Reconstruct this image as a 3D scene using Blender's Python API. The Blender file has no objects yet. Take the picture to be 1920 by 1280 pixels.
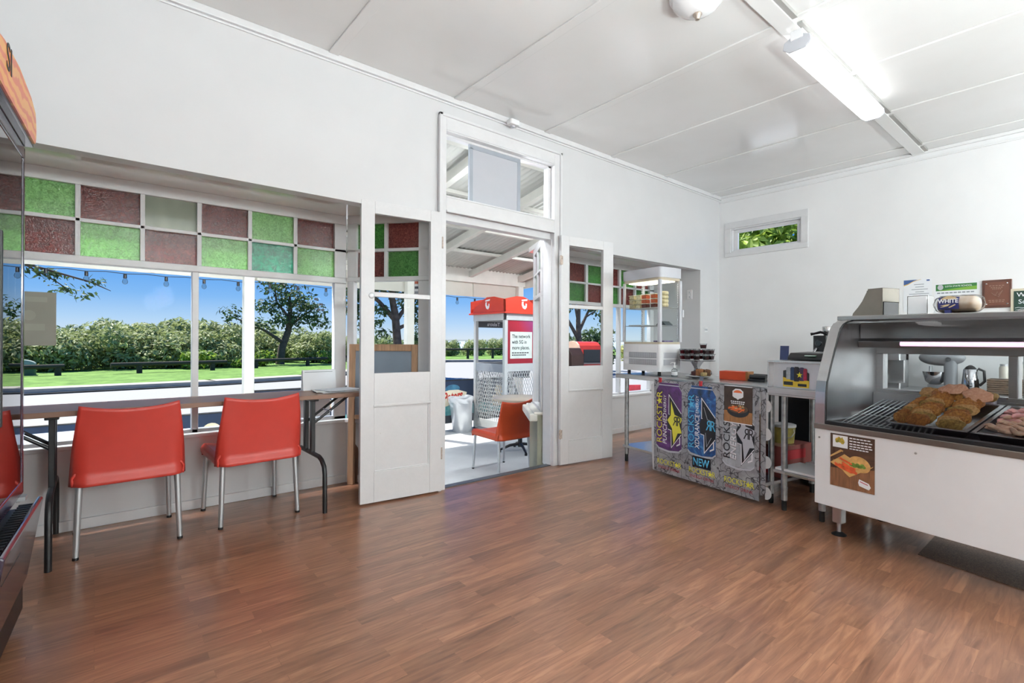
import bpy, bmesh, math, random
from mathutils import Matrix, Vector, noise
SC = bpy.context.scene; COL = SC.collection
PI = math.pi
def V(*a): return Vector(a)
def T(x, y, z): return Matrix.Translation((x, y, z))
def RX(a): return Matrix.Rotation(a, 4, 'X')
def RY(a): return Matrix.Rotation(a, 4, 'Y')
def RZ(a): return Matrix.Rotation(a, 4, 'Z')
def S3(x, y, z): return Matrix.Diagonal((x, y, z, 1))
I4 = Matrix.Identity(4)
FRONT = RX(PI / 2)                       # text plane XY -> XZ, readable from -y
# ------------------------------------------------------------------ materials
def lin(c):
    if isinstance(c, str):
        c = [int(c[i:i + 2], 16) / 255 for i in (0, 2, 4)]
        c = [(v / 12.92 if v <= .04045 else ((v + .055) / 1.055) ** 2.4) for v in c]
    return (c[0], c[1], c[2], 1)
class NT:
    def __init__(s, name):
        s.m = bpy.data.materials.new(name); s.m.use_nodes = True; s.t = s.m.node_tree; s.n = s.t.nodes
        s.b = s.n['Principled BSDF']; s.out = s.n['Material Output']
    def add(s, typ, **kw):
        n = s.n.new(typ)
        for k, v in kw.items():
            if hasattr(n, k): setattr(n, k, v)
            else: n.inputs[k.replace('_', ' ')].default_value = v
        return n
    def ln(s, a, b): s.t.links.new(a, b)
    def coords(s, scale=(1, 1, 1), which='Object', rot=(0, 0, 0)):
        tc = s.add('ShaderNodeTexCoord'); mp = s.add('ShaderNodeMapping')
        mp.inputs['Scale'].default_value = scale; mp.inputs['Rotation'].default_value = rot
        s.ln(tc.outputs[which], mp.inputs['Vector']); return mp.outputs['Vector']
    def noise(s, scale, vec=None, detail=3, rough=.5, dist=0):
        n = s.add('ShaderNodeTexNoise'); n.inputs['Scale'].default_value = scale; n.inputs['Detail'].default_value = detail
        n.inputs['Roughness'].default_value = rough; n.inputs['Distortion'].default_value = dist
        if vec is not None: s.ln(vec, n.inputs['Vector'])
        return n.outputs['Fac']
    def ramp(s, fac, stops):
        r = s.add('ShaderNodeValToRGB'); e = r.color_ramp.elements
        while len(e) < len(stops): e.new(.5)
        for k, (p, c) in enumerate(stops): e[k].position = p; e[k].color = lin(c) if len(c) != 4 else c
        s.ln(fac, r.inputs['Fac']); return r.outputs['Color']
    def bump(s, h, strength=.2, dist=.01, to=None):
        b = s.add('ShaderNodeBump'); b.inputs['Strength'].default_value = strength; b.inputs['Distance'].default_value = dist
        s.ln(h, b.inputs['Height'])
        for sh in (to or [s.b]): s.ln(b.outputs['Normal'], sh.inputs['Normal'])
        return b
def mul(c, k): return tuple(min(1, max(0, v * k)) for v in c[:3]) + (1,)
def mat(name, c, rough=.5, metal=0, var=.08, scale=6, bump=0, bscale=80, coat=0, spec=.5, stretch=(1, 1, 1), c2=None):
    n = NT(name); c = lin(c); v = n.coords(stretch); f = n.noise(scale, v, 4)
    lo, hi = (mul(c, 1 - var), mul(c, 1 + var)) if c2 is None else (c, lin(c2))
    n.ln(n.ramp(f, [(.3, lo), (.7, hi)]), n.b.inputs['Base Color'])
    n.b.inputs['Roughness'].default_value = rough; n.b.inputs['Metallic'].default_value = metal
    n.b.inputs['Coat Weight'].default_value = coat; n.b.inputs['Specular IOR Level'].default_value = spec
    n.b.inputs['Coat Roughness'].default_value = .08
    if bump: n.bump(n.noise(bscale, v, 3), bump, .004)
    return n.m
def glass(name, tint=(.96, .98, .97), refl=1.0, rough=.0, blend=.12):
    n = NT(name); n.n.remove(n.b)
    tr = n.add('ShaderNodeBsdfTransparent'); tr.inputs['Color'].default_value = tint + (1,)
    gl = n.add('ShaderNodeBsdfGlossy'); gl.inputs['Roughness'].default_value = rough
    m = n.add('ShaderNodeMath', operation='MULTIPLY'); m.inputs[1].default_value = refl; m.use_clamp = True
    mx = n.add('ShaderNodeMixShader')
    lw = n.add('ShaderNodeLayerWeight'); lw.inputs['Blend'].default_value = blend
    n.ln(lw.outputs['Fresnel'], m.inputs[0])
    n.ln(m.outputs[0], mx.inputs[0]); n.ln(tr.outputs[0], mx.inputs[1]); n.ln(gl.outputs[0], mx.inputs[2])
    n.ln(mx.outputs[0], n.out.inputs['Surface']); return n.m
def stained(name, c, thru=.35, pat=60, c2=None):
    n = NT(name); n.n.remove(n.b); v = n.coords()
    f = n.noise(pat, v, 2, .6, 1.5); col = n.ramp(f, [(.35, mul(lin(c), .75)), (.65, mul(lin(c2 or c), 1.2))])
    tr = n.add('ShaderNodeBsdfTransparent'); tl = n.add('ShaderNodeBsdfTranslucent'); di = n.add('ShaderNodeBsdfDiffuse')
    gl = n.add('ShaderNodeBsdfGlossy'); gl.inputs['Roughness'].default_value = .12
    for s in (tr, tl, di): n.ln(col, s.inputs['Color'])
    b = n.add('ShaderNodeBump'); b.inputs['Strength'].default_value = .6; b.inputs['Distance'].default_value = .004
    n.ln(f, b.inputs['Height']); n.ln(b.outputs[0], gl.inputs['Normal'])
    a = n.add('ShaderNodeMixShader'); a.inputs[0].default_value = thru; n.ln(tl.outputs[0], a.inputs[1]); n.ln(tr.outputs[0], a.inputs[2])
    d = n.add('ShaderNodeMixShader'); d.inputs[0].default_value = .25; n.ln(a.outputs[0], d.inputs[1]); n.ln(di.outputs[0], d.inputs[2])
    e = n.add('ShaderNodeMixShader'); e.inputs[0].default_value = .07; n.ln(d.outputs[0], e.inputs[1]); n.ln(gl.outputs[0], e.inputs[2])
    n.ln(e.outputs[0], n.out.inputs['Surface']); return n.m
def emit(name, c, s):
    n = NT(name); n.b.inputs['Base Color'].default_value = (.8, .8, .8, 1)
    f = n.noise(2, n.coords(), 1); n.ln(n.ramp(f, [(0, mul(lin(c), .97)), (1, lin(c))]), n.b.inputs['Emission Color'])
    n.b.inputs['Emission Strength'].default_value = s; return n.m
def leafmat(name, c1, c2, rough=.55):
    n = NT(name); g = n.add('ShaderNodeNewGeometry')
    f = n.noise(1.3, n.coords(), 4)
    mix = n.add('ShaderNodeMath', operation='MULTIPLY_ADD'); mix.inputs[1].default_value = .5
    n.ln(g.outputs['Random Per Island'], mix.inputs[0]); h = n.add('ShaderNodeMath', operation='MULTIPLY'); h.inputs[1].default_value = .6
    n.ln(f, h.inputs[0]); n.ln(h.outputs[0], mix.inputs[2])
    col = n.ramp(mix.outputs[0], [(.15, lin(c1)), (.85, lin(c2))]); n.ln(col, n.b.inputs['Base Color'])
    n.b.inputs['Roughness'].default_value = rough
    tl = n.add('ShaderNodeBsdfTranslucent'); n.ln(col, tl.inputs['Color'])
    m = n.add('ShaderNodeMixShader'); m.inputs[0].default_value = .35
    n.ln(n.b.outputs[0], m.inputs[1]); n.ln(tl.outputs[0], m.inputs[2]); n.ln(m.outputs[0], n.out.inputs['Surface']); return n.m
# ------------------------------------------------------------------ mesh builder
class B:
    def __init__(s): s.bm = bmesh.new()
    def _tx(s, vs, M):
        if M is not None: bmesh.ops.transform(s.bm, matrix=M, verts=vs)
    def box(s, x0, y0, z0, x1, y1, z1, M=None):
        v = [s.bm.verts.new((x, y, z)) for z in (z0, z1) for y in (y0, y1) for x in (x0, x1)]
        for f in ((0, 2, 3, 1), (4, 5, 7, 6), (0, 1, 5, 4), (2, 6, 7, 3), (0, 4, 6, 2), (1, 3, 7, 5)): s.bm.faces.new([v[i] for i in f])
        s._tx(v, M); return s
    def rbox(s, x0, y0, z0, x1, y1, z1, r, seg=3, M=None):      # box with rounded vertical corners
        pts = []
        for cx, cy, a0 in ((x1 - r, y1 - r, 0), (x0 + r, y1 - r, 90), (x0 + r, y0 + r, 180), (x1 - r, y0 + r, 270)):
            for k in range(seg + 1):
                a = math.radians(a0 + 90 * k / seg); pts.append((cx + r * math.cos(a), cy + r * math.sin(a)))
        return s.prism(pts, z0, z1, M)
    def prism(s, pts, z0, z1, M=None):                          # polygon in xy, extruded in z
        a = [s.bm.verts.new((p[0], p[1], z0)) for p in pts]; b = [s.bm.verts.new((p[0], p[1], z1)) for p in pts]; n = len(pts)
        fa = s.bm.faces.new(a[::-1]); fb = s.bm.faces.new(b)
        for i in range(n): s.bm.faces.new((a[i], a[(i + 1) % n], b[(i + 1) % n], b[i]))
        s._tx(a + b, M); return s
    def prismF(s, pts, y0, y1, M=None):                         # polygon in xz facing -y, from depth y0 (front) to y1
        m = Matrix(((1, 0, 0, 0), (0, 0, -1, 0), (0, 1, 0, 0), (0, 0, 0, 1)))
        return s.prism(pts, -y1, -y0, (M @ m) if M is not None else m)
    def prismX(s, pts, x0, x1, M=None):                         # polygon in yz, extruded in x
        m = Matrix(((0, 0, 1, 0), (1, 0, 0, 0), (0, 1, 0, 0), (0, 0, 0, 1)))
        return s.prism(pts, x0, x1, (M @ m) if M is not None else m)
    def cyl(s, p0, p1, r0, r1=None, n=16, M=None):
        return s.tube([p0, p1], [r0, r0 if r1 is None else r1], n, M)
    def tube(s, pts, r, n=10, M=None, closed=False, caps=True):
        pts = [Vector(p) for p in pts]; m = len(pts); rs = r if isinstance(r, (list, tuple)) else [r] * m
        rings = []; up = None; allv = []
        for i, p in enumerate(pts):
            if closed: t = (pts[(i + 1) % m] - pts[i - 1]).normalized()
            else: t = (pts[min(i + 1, m - 1)] - pts[max(i - 1, 0)]).normalized()
            if up is None: up = Vector((0, 0, 1)) if abs(t.z) < .9 else Vector((1, 0, 0))
            a = t.cross(up).normalized(); up = a.cross(t).normalized()
            ring = [s.bm.verts.new(p + (a * math.cos(2 * PI * k / n) + up * math.sin(2 * PI * k / n)) * rs[i]) for k in range(n)]
            rings.append(ring); allv += ring
        for i in range(m if closed else m - 1):
            A, C = rings[i], rings[(i + 1) % m]
            for k in range(n): s.bm.faces.new((A[k], A[(k + 1) % n], C[(k + 1) % n], C[k]))
        if caps and not closed: s.bm.faces.new(rings[0][::-1]); s.bm.faces.new(rings[-1])
        s._tx(allv, M); return s
    def lathe(s, prof, n=24, M=None, caps=True):                # prof [(r,z)]
        rings = []; allv = []
        for r, z in prof:
            ring = [s.bm.verts.new((r * math.cos(2 * PI * k / n), r * math.sin(2 * PI * k / n), z)) for k in range(n)]
            rings.append(ring); allv += ring
        for A, C in zip(rings, rings[1:]):
            for k in range(n): s.bm.faces.new((A[k], A[(k + 1) % n], C[(k + 1) % n], C[k]))
        if caps: s.bm.faces.new(rings[0][::-1]); s.bm.faces.new(rings[-1])
        s._tx(allv, M); return s
    def grid(s, f, nu, nv, M=None, cu=False):
        g = [[s.bm.verts.new(f(i / nu, j / nv)) for i in range(nu + (0 if cu else 1))] for j in range(nv + 1)]; w = len(g[0])
        for j in range(nv):
            for i in range(nu): s.bm.faces.new((g[j][i], g[j][(i + 1) % w], g[j + 1][(i + 1) % w], g[j + 1][i]))
        s._tx([v for r in g for v in r], M); return s
    def blob(s, M, amp=.15, freq=2.0, seed=0, sub=3):
        r = bmesh.ops.create_icosphere(s.bm, subdivisions=sub, radius=1); vs = r['verts']
        for v in vs: v.co *= 1 + amp * noise.noise(v.co * freq + Vector((seed * 7.3, seed * 1.7, 0)))
        s._tx(vs, M); return s
    def quad(s, a, b, c, d):
        s.bm.faces.new([s.bm.verts.new(p) for p in (a, b, c, d)]); return s
    def text(s, txt, size, M, ext=.0008, ax='CENTER', ay='CENTER', sx=1.0, bold=0, shear=0, space=1.0):
        cu = bpy.data.curves.new('lettering', 'FONT'); cu.body = txt; cu.size = size; cu.align_x = ax; cu.align_y = ay
        cu.extrude = ext; cu.offset = bold; cu.shear = shear; cu.space_character = space; cu.resolution_u = 3
        ob = bpy.data.objects.new('lettering', cu); COL.objects.link(ob)
        dg = bpy.context.evaluated_depsgraph_get(); me = bpy.data.meshes.new_from_object(ob.evaluated_get(dg))
        me.transform(M @ S3(sx, 1, 1)); s.bm.from_mesh(me)
        bpy.data.objects.remove(ob); bpy.data.curves.remove(cu); bpy.data.meshes.remove(me); return s
    def fit(s, txt, w, h, M, ext=.0006, bold=0, shear=0):       # text scaled to the box [0,w]x[0,h]
        cu = bpy.data.curves.new('lettering', 'FONT'); cu.body = txt; cu.size = 1; cu.offset = bold; cu.shear = shear; cu.resolution_u = 3
        ob = bpy.data.objects.new('lettering', cu); COL.objects.link(ob)
        me = bpy.data.meshes.new_from_object(ob.evaluated_get(bpy.context.evaluated_depsgraph_get()))
        xs = [v.co.x for v in me.vertices]; ys = [v.co.y for v in me.vertices]; a, c = min(xs), min(ys); kx = w / (max(xs) - a); ky = h / (max(ys) - c)
        for v in me.vertices: v.co = ((v.co.x - a) * kx, (v.co.y - c) * ky, 0)
        bm2 = bmesh.new(); bm2.from_mesh(me); r = bmesh.ops.extrude_face_region(bm2, geom=bm2.faces[:]); bmesh.ops.translate(bm2, vec=(0, 0, ext), verts=[e for e in r['geom'] if isinstance(e, bmesh.types.BMVert)])
        bm2.transform(M); bm2.to_mesh(me); bm2.free(); s.bm.from_mesh(me)
        bpy.data.objects.remove(ob); bpy.data.curves.remove(cu); bpy.data.meshes.remove(me); return s
    def ribbon(s, pts, wd, y0, y1):                             # flat line of width wd in the xz plane
        for (x0, z0), (x1, z1) in zip(pts, pts[1:]):
            d = Vector((x1 - x0, z1 - z0)); d.normalize(); n = Vector((-d.y, d.x)) * wd / 2; e = d * wd / 2
            s.prismF([(x0 - e.x - n.x, z0 - e.y - n.y), (x1 + e.x - n.x, z1 + e.y - n.y), (x1 + e.x + n.x, z1 + e.y + n.y), (x0 - e.x + n.x, z0 - e.y + n.y)], y0, y1)
        return s
    def done(s, name, m, parent=None, smooth=None, bevel=0, label=None, solid=0, sub=0, flip=True):
        if flip: bmesh.ops.recalc_face_normals(s.bm, faces=s.bm.faces)
        me = bpy.data.meshes.new(name); s.bm.to_mesh(me); s.bm.free()
        o = bpy.data.objects.new(name, me); COL.objects.link(o); me.materials.append(m)
        if parent is not None: o.parent = parent
        if solid:
            q = o.modifiers.new('solid', 'SOLIDIFY'); q.thickness = solid; q.offset = 0
        if bevel:
            q = o.modifiers.new('bev', 'BEVEL'); q.width = bevel; q.segments = 2; q.limit_method = 'ANGLE'; q.angle_limit = math.radians(40)
        if sub:
            q = o.modifiers.new('sub', 'SUBSURF'); q.levels = sub; q.render_levels = sub
        if smooth is not None:
            me.polygons.foreach_set('use_smooth', [True] * len(me.polygons))
            if smooth < 180: me.set_sharp_from_angle(angle=math.radians(smooth))
        if label: o['label'] = label
        return o
def root(name, label, cat, loc=(0, 0, 0), rz=0, group=None, rx=0, ry=0):
    o = bpy.data.objects.new(name, None); COL.objects.link(o); o.location = loc; o.rotation_euler = (rx, ry, rz); o.empty_display_size = .1
    return tag(o, label, cat, group)
def tag(o, label, cat, group=None, kind=None):
    o['label'] = label; o['category'] = cat
    if group: o['group'] = group
    if kind: o['kind'] = kind
    return o
def struct(o): o['kind'] = 'structure'; return o
def dup(r, loc, rz=None, label=None, rot=None, scale=None):
    def cp(o, par):
        c = o.copy(); COL.objects.link(c)
        if par is not None: c.parent = par
        for ch in o.children: cp(ch, c)
        return c
    n = cp(r, None); n.location = loc
    if rz is not None: n.rotation_euler = (0, 0, rz)
    if rot is not None: n.rotation_euler = rot
    if scale is not None: n.scale = (scale,) * 3 if not isinstance(scale, (tuple, list)) else scale
    if label: n['label'] = label
    return n
def star(cx, cz, R, r=None, a0=90, n=5, sx=1, sz=1):
    r = R * .4 if r is None else r; out = []
    for k in range(2 * n):
        q = R if k % 2 == 0 else r; a = math.radians(a0 + 180 * k / n); out.append((cx + q * math.cos(a) * sx, cz + q * math.sin(a) * sz))
    return out
def ell(cx, cz, rx, rz, n=24, a0=0, a1=360): return [(cx + rx * math.cos(math.radians(a0 + (a1 - a0) * k / n)), cz + rz * math.sin(math.radians(a0 + (a1 - a0) * k / n))) for k in range(n if a1 - a0 == 360 else n + 1)]

# ------------------------------------------------------------------ material library
M = {}
M['wall'] = mat('white wall paint', 'd4d4d6', .38, var=.02, scale=3, bump=.05, bscale=30)
M['wallB'] = mat('white painted board', 'ececed', .45, var=.02, scale=3, bump=.05, bscale=30)
M['trim'] = mat('white gloss trim paint', 'dbdbdd', .3, var=.03, scale=12, bump=.05, bscale=60)
M['soffit'] = mat('gloss soffit paint', 'f4f3f2', .14, var=.01, scale=4, coat=.8)
def ceilmat():
    n = NT('gloss ceiling paint'); v = n.coords(); f = n.noise(1.2, v, 3)
    n.ln(n.ramp(f, [(.3, 'dededd'), (.7, 'e6e6e6')]), n.b.inputs['Base Color']); n.b.inputs['Roughness'].default_value = .2; n.b.inputs['Coat Weight'].default_value = .7; n.b.inputs['Coat Roughness'].default_value = .14
    n.bump(n.noise(1.6, v, 2), .25, .02); return n.m
M['ceil'] = ceilmat()
def wornpaint():
    n = NT('worn white door paint'); v = n.coords(); f = n.noise(9, v, 6, .65)
    f2 = n.noise(38, v, 5, .7); mx = n.add('ShaderNodeMath', operation='MULTIPLY'); n.ln(f, mx.inputs[0]); n.ln(f2, mx.inputs[1])
    n.ln(n.ramp(mx.outputs[0], [(.0, 'd4d4d6'), (.40, 'dcdcde'), (.46, 'a9a49c'), (.5, '6e655c')]), n.b.inputs['Base Color'])
    n.b.inputs['Roughness'].default_value = .32; n.bump(f2, .08, .004); return n.m
M['door'] = wornpaint()
def floormat():
    n = NT('timber look floor'); v = n.coords()
    bt = n.add('ShaderNodeTexBrick'); n.ln(v, bt.inputs['Vector']); bt.offset = .37; bt.offset_frequency = 2; bt.squash = 1
    bt.inputs['Color1'].default_value = (0, 0, 0, 1); bt.inputs['Color2'].default_value = (1, 1, 1, 1); bt.inputs['Mortar'].default_value = (.3, .3, .3, 1)
    bt.inputs['Scale'].default_value = 1; bt.inputs['Brick Width'].default_value = .52; bt.inputs['Row Height'].default_value = .066
    bt.inputs['Mortar Size'].default_value = .0012; bt.inputs['Mortar Smooth'].default_value = .3
    b2 = n.add('ShaderNodeTexBrick'); n.ln(v, b2.inputs['Vector']); b2.offset = .37; b2.inputs['Brick Width'].default_value = .52; b2.inputs['Row Height'].default_value = .066
    b2.inputs['Scale'].default_value = 1; b2.inputs['Mortar Size'].default_value = .0012; b2.inputs['Bias'].default_value = 0
    comb = n.add('ShaderNodeVectorMath', operation='MULTIPLY_ADD'); n.ln(bt.outputs['Color'], comb.inputs[0]); comb.inputs[1].default_value = (31, 17, 5); 
    st = n.add('ShaderNodeVectorMath', operation='MULTIPLY'); n.ln(v, st.inputs[0]); st.inputs[1].default_value = (2.2, 22, 1); n.ln(st.outputs[0], comb.inputs[2])
    g = n.noise(1.6, comb.outputs[0], 5, .55, 1.2)
    col = n.ramp(g, [(.25, '6b4330'), (.5, '895b41'), (.75, 'a27353')])
    hs = n.add('ShaderNodeHueSaturation'); n.ln(col, hs.inputs['Color'])
    mp = n.add('ShaderNodeMapRange'); n.ln(bt.outputs['Color'], mp.inputs['Value']); mp.inputs['To Min'].default_value = .74; mp.inputs['To Max'].default_value = 1.2
    n.ln(mp.outputs[0], hs.inputs['Value']); hs.inputs['Saturation'].default_value = .95
    n.ln(hs.outputs[0], n.b.inputs['Base Color']); n.b.inputs['Roughness'].default_value = .3; n.b.inputs['Specular IOR Level'].default_value = .65; n.b.inputs['Coat Weight'].default_value = .25; n.b.inputs['Coat Roughness'].default_value = .2
    n.bump(g, .015, .001); return n.m
M['floor'] = floormat()
def vinylmat():
    n = NT('dark speckled vinyl'); f = n.noise(160, n.coords(), 4, .8)
    n.ln(n.ramp(f, [(.38, '3f2b21'), (.6, '745a4a'), (.72, 'a08a78')]), n.b.inputs['Base Color']); n.b.inputs['Roughness'].default_value = .6; return n.m
M['vinyl'] = vinylmat()
M['concrete'] = mat('footpath concrete', 'b4b7b7', .75, var=.06, scale=4, bump=.1)
M['road'] = mat('pale asphalt', '9a9a98', .8, var=.06, scale=30, bump=.1)
M['kerb'] = mat('kerb concrete', 'b3ada0', .8, var=.1, scale=3)
M['gutter'] = mat('gutter shadow line', '3a3a36', .9, var=.2, scale=3)
M['red'] = mat('red polypropylene', 'b93a30', .36, var=.03, scale=20, spec=.45)
M['orange'] = mat('orange polypropylene', 'a83c1a', .4, var=.03, scale=20, spec=.45)
M['alu'] = mat('anodised aluminium', 'c6c8cb', .5, .85, var=.03, scale=30)
M['steel'] = mat('brushed stainless', 'c2c2c3', .26, 1, var=.05, scale=10, stretch=(2, 2, 60))
M['steelH'] = mat('brushed stainless horizontal', 'bdbdbe', .3, 1, var=.06, scale=8, stretch=(2, 60, 60))
M['galv'] = mat('galvanised tube', 'a8aaab', .42, 1, var=.25, scale=25)
M['chrome'] = mat('chrome', 'b4b4b8', .08, 1, var=.02)
M['black'] = mat('black metal', '17171a', .4, var=.15, scale=20)
M['blackgloss'] = mat('black gloss', '0e0d14', .12, var=.1)
M['purpleblack'] = mat('purple black gloss', '2a1d33', .16, var=.15, coat=.6)
M['rubber'] = mat('black rubber', '1b1b1b', .7)
M['tabletop'] = mat('brown laminate', '80604f', .45, var=.08, scale=5, stretch=(1, 14, 1))
M['wood'] = mat('weathered timber', 'b08a6c', .6, var=.22, scale=6, stretch=(14, 14, 1), bump=.2)
M['woodD'] = mat('dark timber', '5d4030', .6, var=.25, scale=6, stretch=(14, 14, 1), bump=.2)
M['log'] = mat('grey timber rail', '3d3a33', .9, var=.3, scale=4, stretch=(1, 8, 8))
M['board'] = mat('blue grey blackboard', '8a95a3', .55, var=.08, scale=5)
M['white'] = mat('white enamel', 'e2e3e6', .28, var=.02)
M['whiteplas'] = mat('white plastic', 'e8e8ea', .35, var=.02)
M['greyplas'] = mat('silver grey plastic', 'b9bbc2', .35, var=.02)
M['paper'] = mat('white paper', 'eceef2', .7, var=.02)
M['greypaper'] = mat('grey poster back', '8d8c82', .7, var=.06, scale=4)
M['ink'] = mat('dark print', '25282c', .6)
M['greyink'] = mat('grey print', '8f959c', .6)
M['clear'] = glass('clear window glass', (.97, .985, .98), .12)
M['cabglass'] = glass('cabinet glass', (.84, .86, .87), 1.0, .0, .26)
M['cake glass'] = glass('display glass', (.93, .96, .96), .9)
M['smoke'] = glass('dark fridge glass', (.42, .44, .46), 2.2)
M['plastic'] = glass('clear plastic', (.86, .87, .88), 1.4, .12)
M['green'] = stained('green pattern glass', '8cb874', .4, 55, 'aad298')
M['greenD'] = stained('deep green pattern glass', '4a8240', .35, 55, '68a058')
M['maroon'] = stained('maroon pattern glass', '703634', .3, 60, '965650')
M['frost'] = stained('frosted grey glass', 'b4b8ac', .1, 1.5)
M['teal'] = stained('teal pattern glass', '2a9a82', .4, 30, '4fbba0')
M['roofsheet'] = mat('pale painted roof iron', 'c4c4be', .6, var=.08, scale=3)
M['ext'] = mat('exterior white paint', 'd9d8d0', .55, var=.06, scale=5)
M['extgrey'] = mat('exterior grey green board', '8c8c7c', .7, var=.1, scale=3)
GLOBE = 115.0; UPL = 225.0; EXL = 115.0; SUN = 9.5; EXPO = 0.0  # strengths of added globes, added uplighters and added awning battens, then sun and exposure
# ================================================================== THE ROOM
YA, XB, CE = 3.40, 6.42, 3.105
b = B(); b.prism([(-1, -5.5), (6.5, -5.5), (6.5, 3.5), (5.94, 3.5), (5.94, 4.12), (3.80, 4.12), (3.34, 3.54), (3.33, 3.43), (2.1, 3.43), (2.1, 3.54), (1.58, 4.12), (-.8, 4.12), (-1, 3.5)], -.14, 0)
struct(b.done('floor', M['floor']))
b = B(); b.prism([(3.39, .28), (3.505, .70), (6.42, .70), (6.42, -5.5), (3.0, -5.5), (3.2, -.7)], .0005, .004); struct(b.done('floor_vinyl', M['vinyl']))
b = B(); b.box(-1.1, -5.6, CE, 6.6, 3.5, CE + .1); struct(b.done('ceiling', M['ceil']))
b = B()
for q in ((-1.1, 0, -.80, 3.1), (-.80, 2.135, 2.06, 3.1), (2.06, 2.94, 3.39, 3.1), (3.39, 2.09, 5.94, 3.1), (5.94, 0, 6.5, 3.1)): b.box(q[0], YA, q[1], q[2], YA + .1, q[3])
struct(b.done('wall_front', M['wall']))
b = B(); b.box(-.80, 4.08, -.3, 1.62, 4.2, .5); b.box(0, 0, -.3, .725, .09, .5, T(1.60, 4.07, 0) @ RZ(math.atan2(-.56, .46)))
b.box(-.9, 3.5, -.3, -.8, 4.2, 2.24); struct(b.done('wall_bay_left', M['wall']))
b = B(); b.box(3.76, 4.08, -.3, 5.98, 4.2, .47); b.box(5.94, 3.5, -.3, 6.04, 4.2, 2.2); struct(b.done('wall_bay_right', M['wall']))
b = B(); b.box(0, 0, -.3, .70, .09, .47, T(3.35, 3.51, 0) @ RZ(math.atan2(.57, .41))); struct(b.done('wall_bay_splay', M['extgrey']))
b = B(); b.prism([(-.85, 3.49), (-.85, 4.22), (1.62, 4.22), (2.07, 3.49)], 2.2, 2.25); b.prism([(3.36, 3.49), (3.74, 4.22), (5.98, 4.22), (5.98, 3.49)], 2.165, 2.215)
struct(b.done('ceiling_bays', M['soffit']))
b = B()
for q in ((-5.6, 2.386, 0, 3.1), (2.386, 3.24, 0, 2.345), (2.386, 3.24, 2.655, 3.1), (3.24, 3.5, 0, 3.1)): b.box(XB, q[0], q[2], XB + .1, q[1], q[3])
struct(b.done('wall_right', M['wallB']))
b = B(); b.box(-1.1, -5.6, 0, -1.0, 3.5, 3.1); struct(b.done('wall_left', M['wall']))
b = B(); b.box(-1.0, -5.6, 0, 6.42, -5.5, 3.1); struct(b.done('wall_back', M['wallB']))
b = B(); b.box(-1, YA - .03, CE - .045, XB, YA, CE); b.box(-1, YA - .012, CE - .06, XB, YA, CE - .045); struct(b.done('trim_1', M['trim'], bevel=.004))
b = B(); b.box(XB - .02, -5.5, CE - .09, XB, YA, CE - .075); b.box(XB - .03, -5.5, CE - .03, XB, YA, CE); struct(b.done('trim_2', M['wallB'], bevel=.004))
for i, x in enumerate((-.74, .245, 1.225, 2.218, 3.205, 4.155, 5.115, 6.165)):
    b = B(); b.box(x - .034, -5.5, CE - .012, x + .034, YA - .03, CE); struct(b.done('trim_%d' % (3 + i), M['ceil'], bevel=.003))
b = B(); b.box(-1, 1.235, CE - .028, XB - .03, 1.335, CE); struct(b.done('trim_11', M['ceil'], bevel=.003))
M['shadowgap'] = mat('beam shade grey', '9b9a97', .6)  # dark strip standing for the shaded side of the ceiling beam
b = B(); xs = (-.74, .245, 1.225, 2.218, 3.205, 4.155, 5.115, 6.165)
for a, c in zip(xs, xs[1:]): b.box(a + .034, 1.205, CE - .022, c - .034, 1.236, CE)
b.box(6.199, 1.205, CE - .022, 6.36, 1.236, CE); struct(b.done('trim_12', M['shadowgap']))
b = B(); b.box(-.8, 4.062, 0, 1.60, 4.08, .065); b.box(0, -.014, 0, .725, 0, .065, T(1.60, 4.07, 0) @ RZ(math.atan2(-.56, .46))); struct(b.done('baseboard_left', M['trim'], bevel=.004))
b = B(); b.box(3.77, 4.062, 0, 5.94, 4.08, .065); b.box(5.925, 3.5, 0, 5.94, 4.07, .065); b.box(5.93, YA - .015, 0, XB, YA, .08); struct(b.done('baseboard_right', M['trim'], bevel=.004))
b = B(); b.box(-.82, 4.045, .495, 1.60, 4.2, .525); b.box(0, -.035, .495, .725, .12, .525, T(1.60, 4.07, 0) @ RZ(math.atan2(-.56, .46)))
struct(b.done('trim_13', M['trim'], bevel=.006))
b = B(); b.box(3.76, 4.045, .46, 5.94, 4.2, .49); struct(b.done('trim_14', M['trim'], bevel=.006))
b = B(); b.box(-.02, -.03, .46, .72, .13, .49, T(3.35, 3.51, 0) @ RZ(math.atan2(.57, .41))); b.box(-.02, .09, .40, .72, .17, .475, T(3.35, 3.51, 0) @ RZ(math.atan2(.57, .41)) @ T(0, 0, 0))
struct(b.done('trim_15', M['ext'], bevel=.012))

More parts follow.
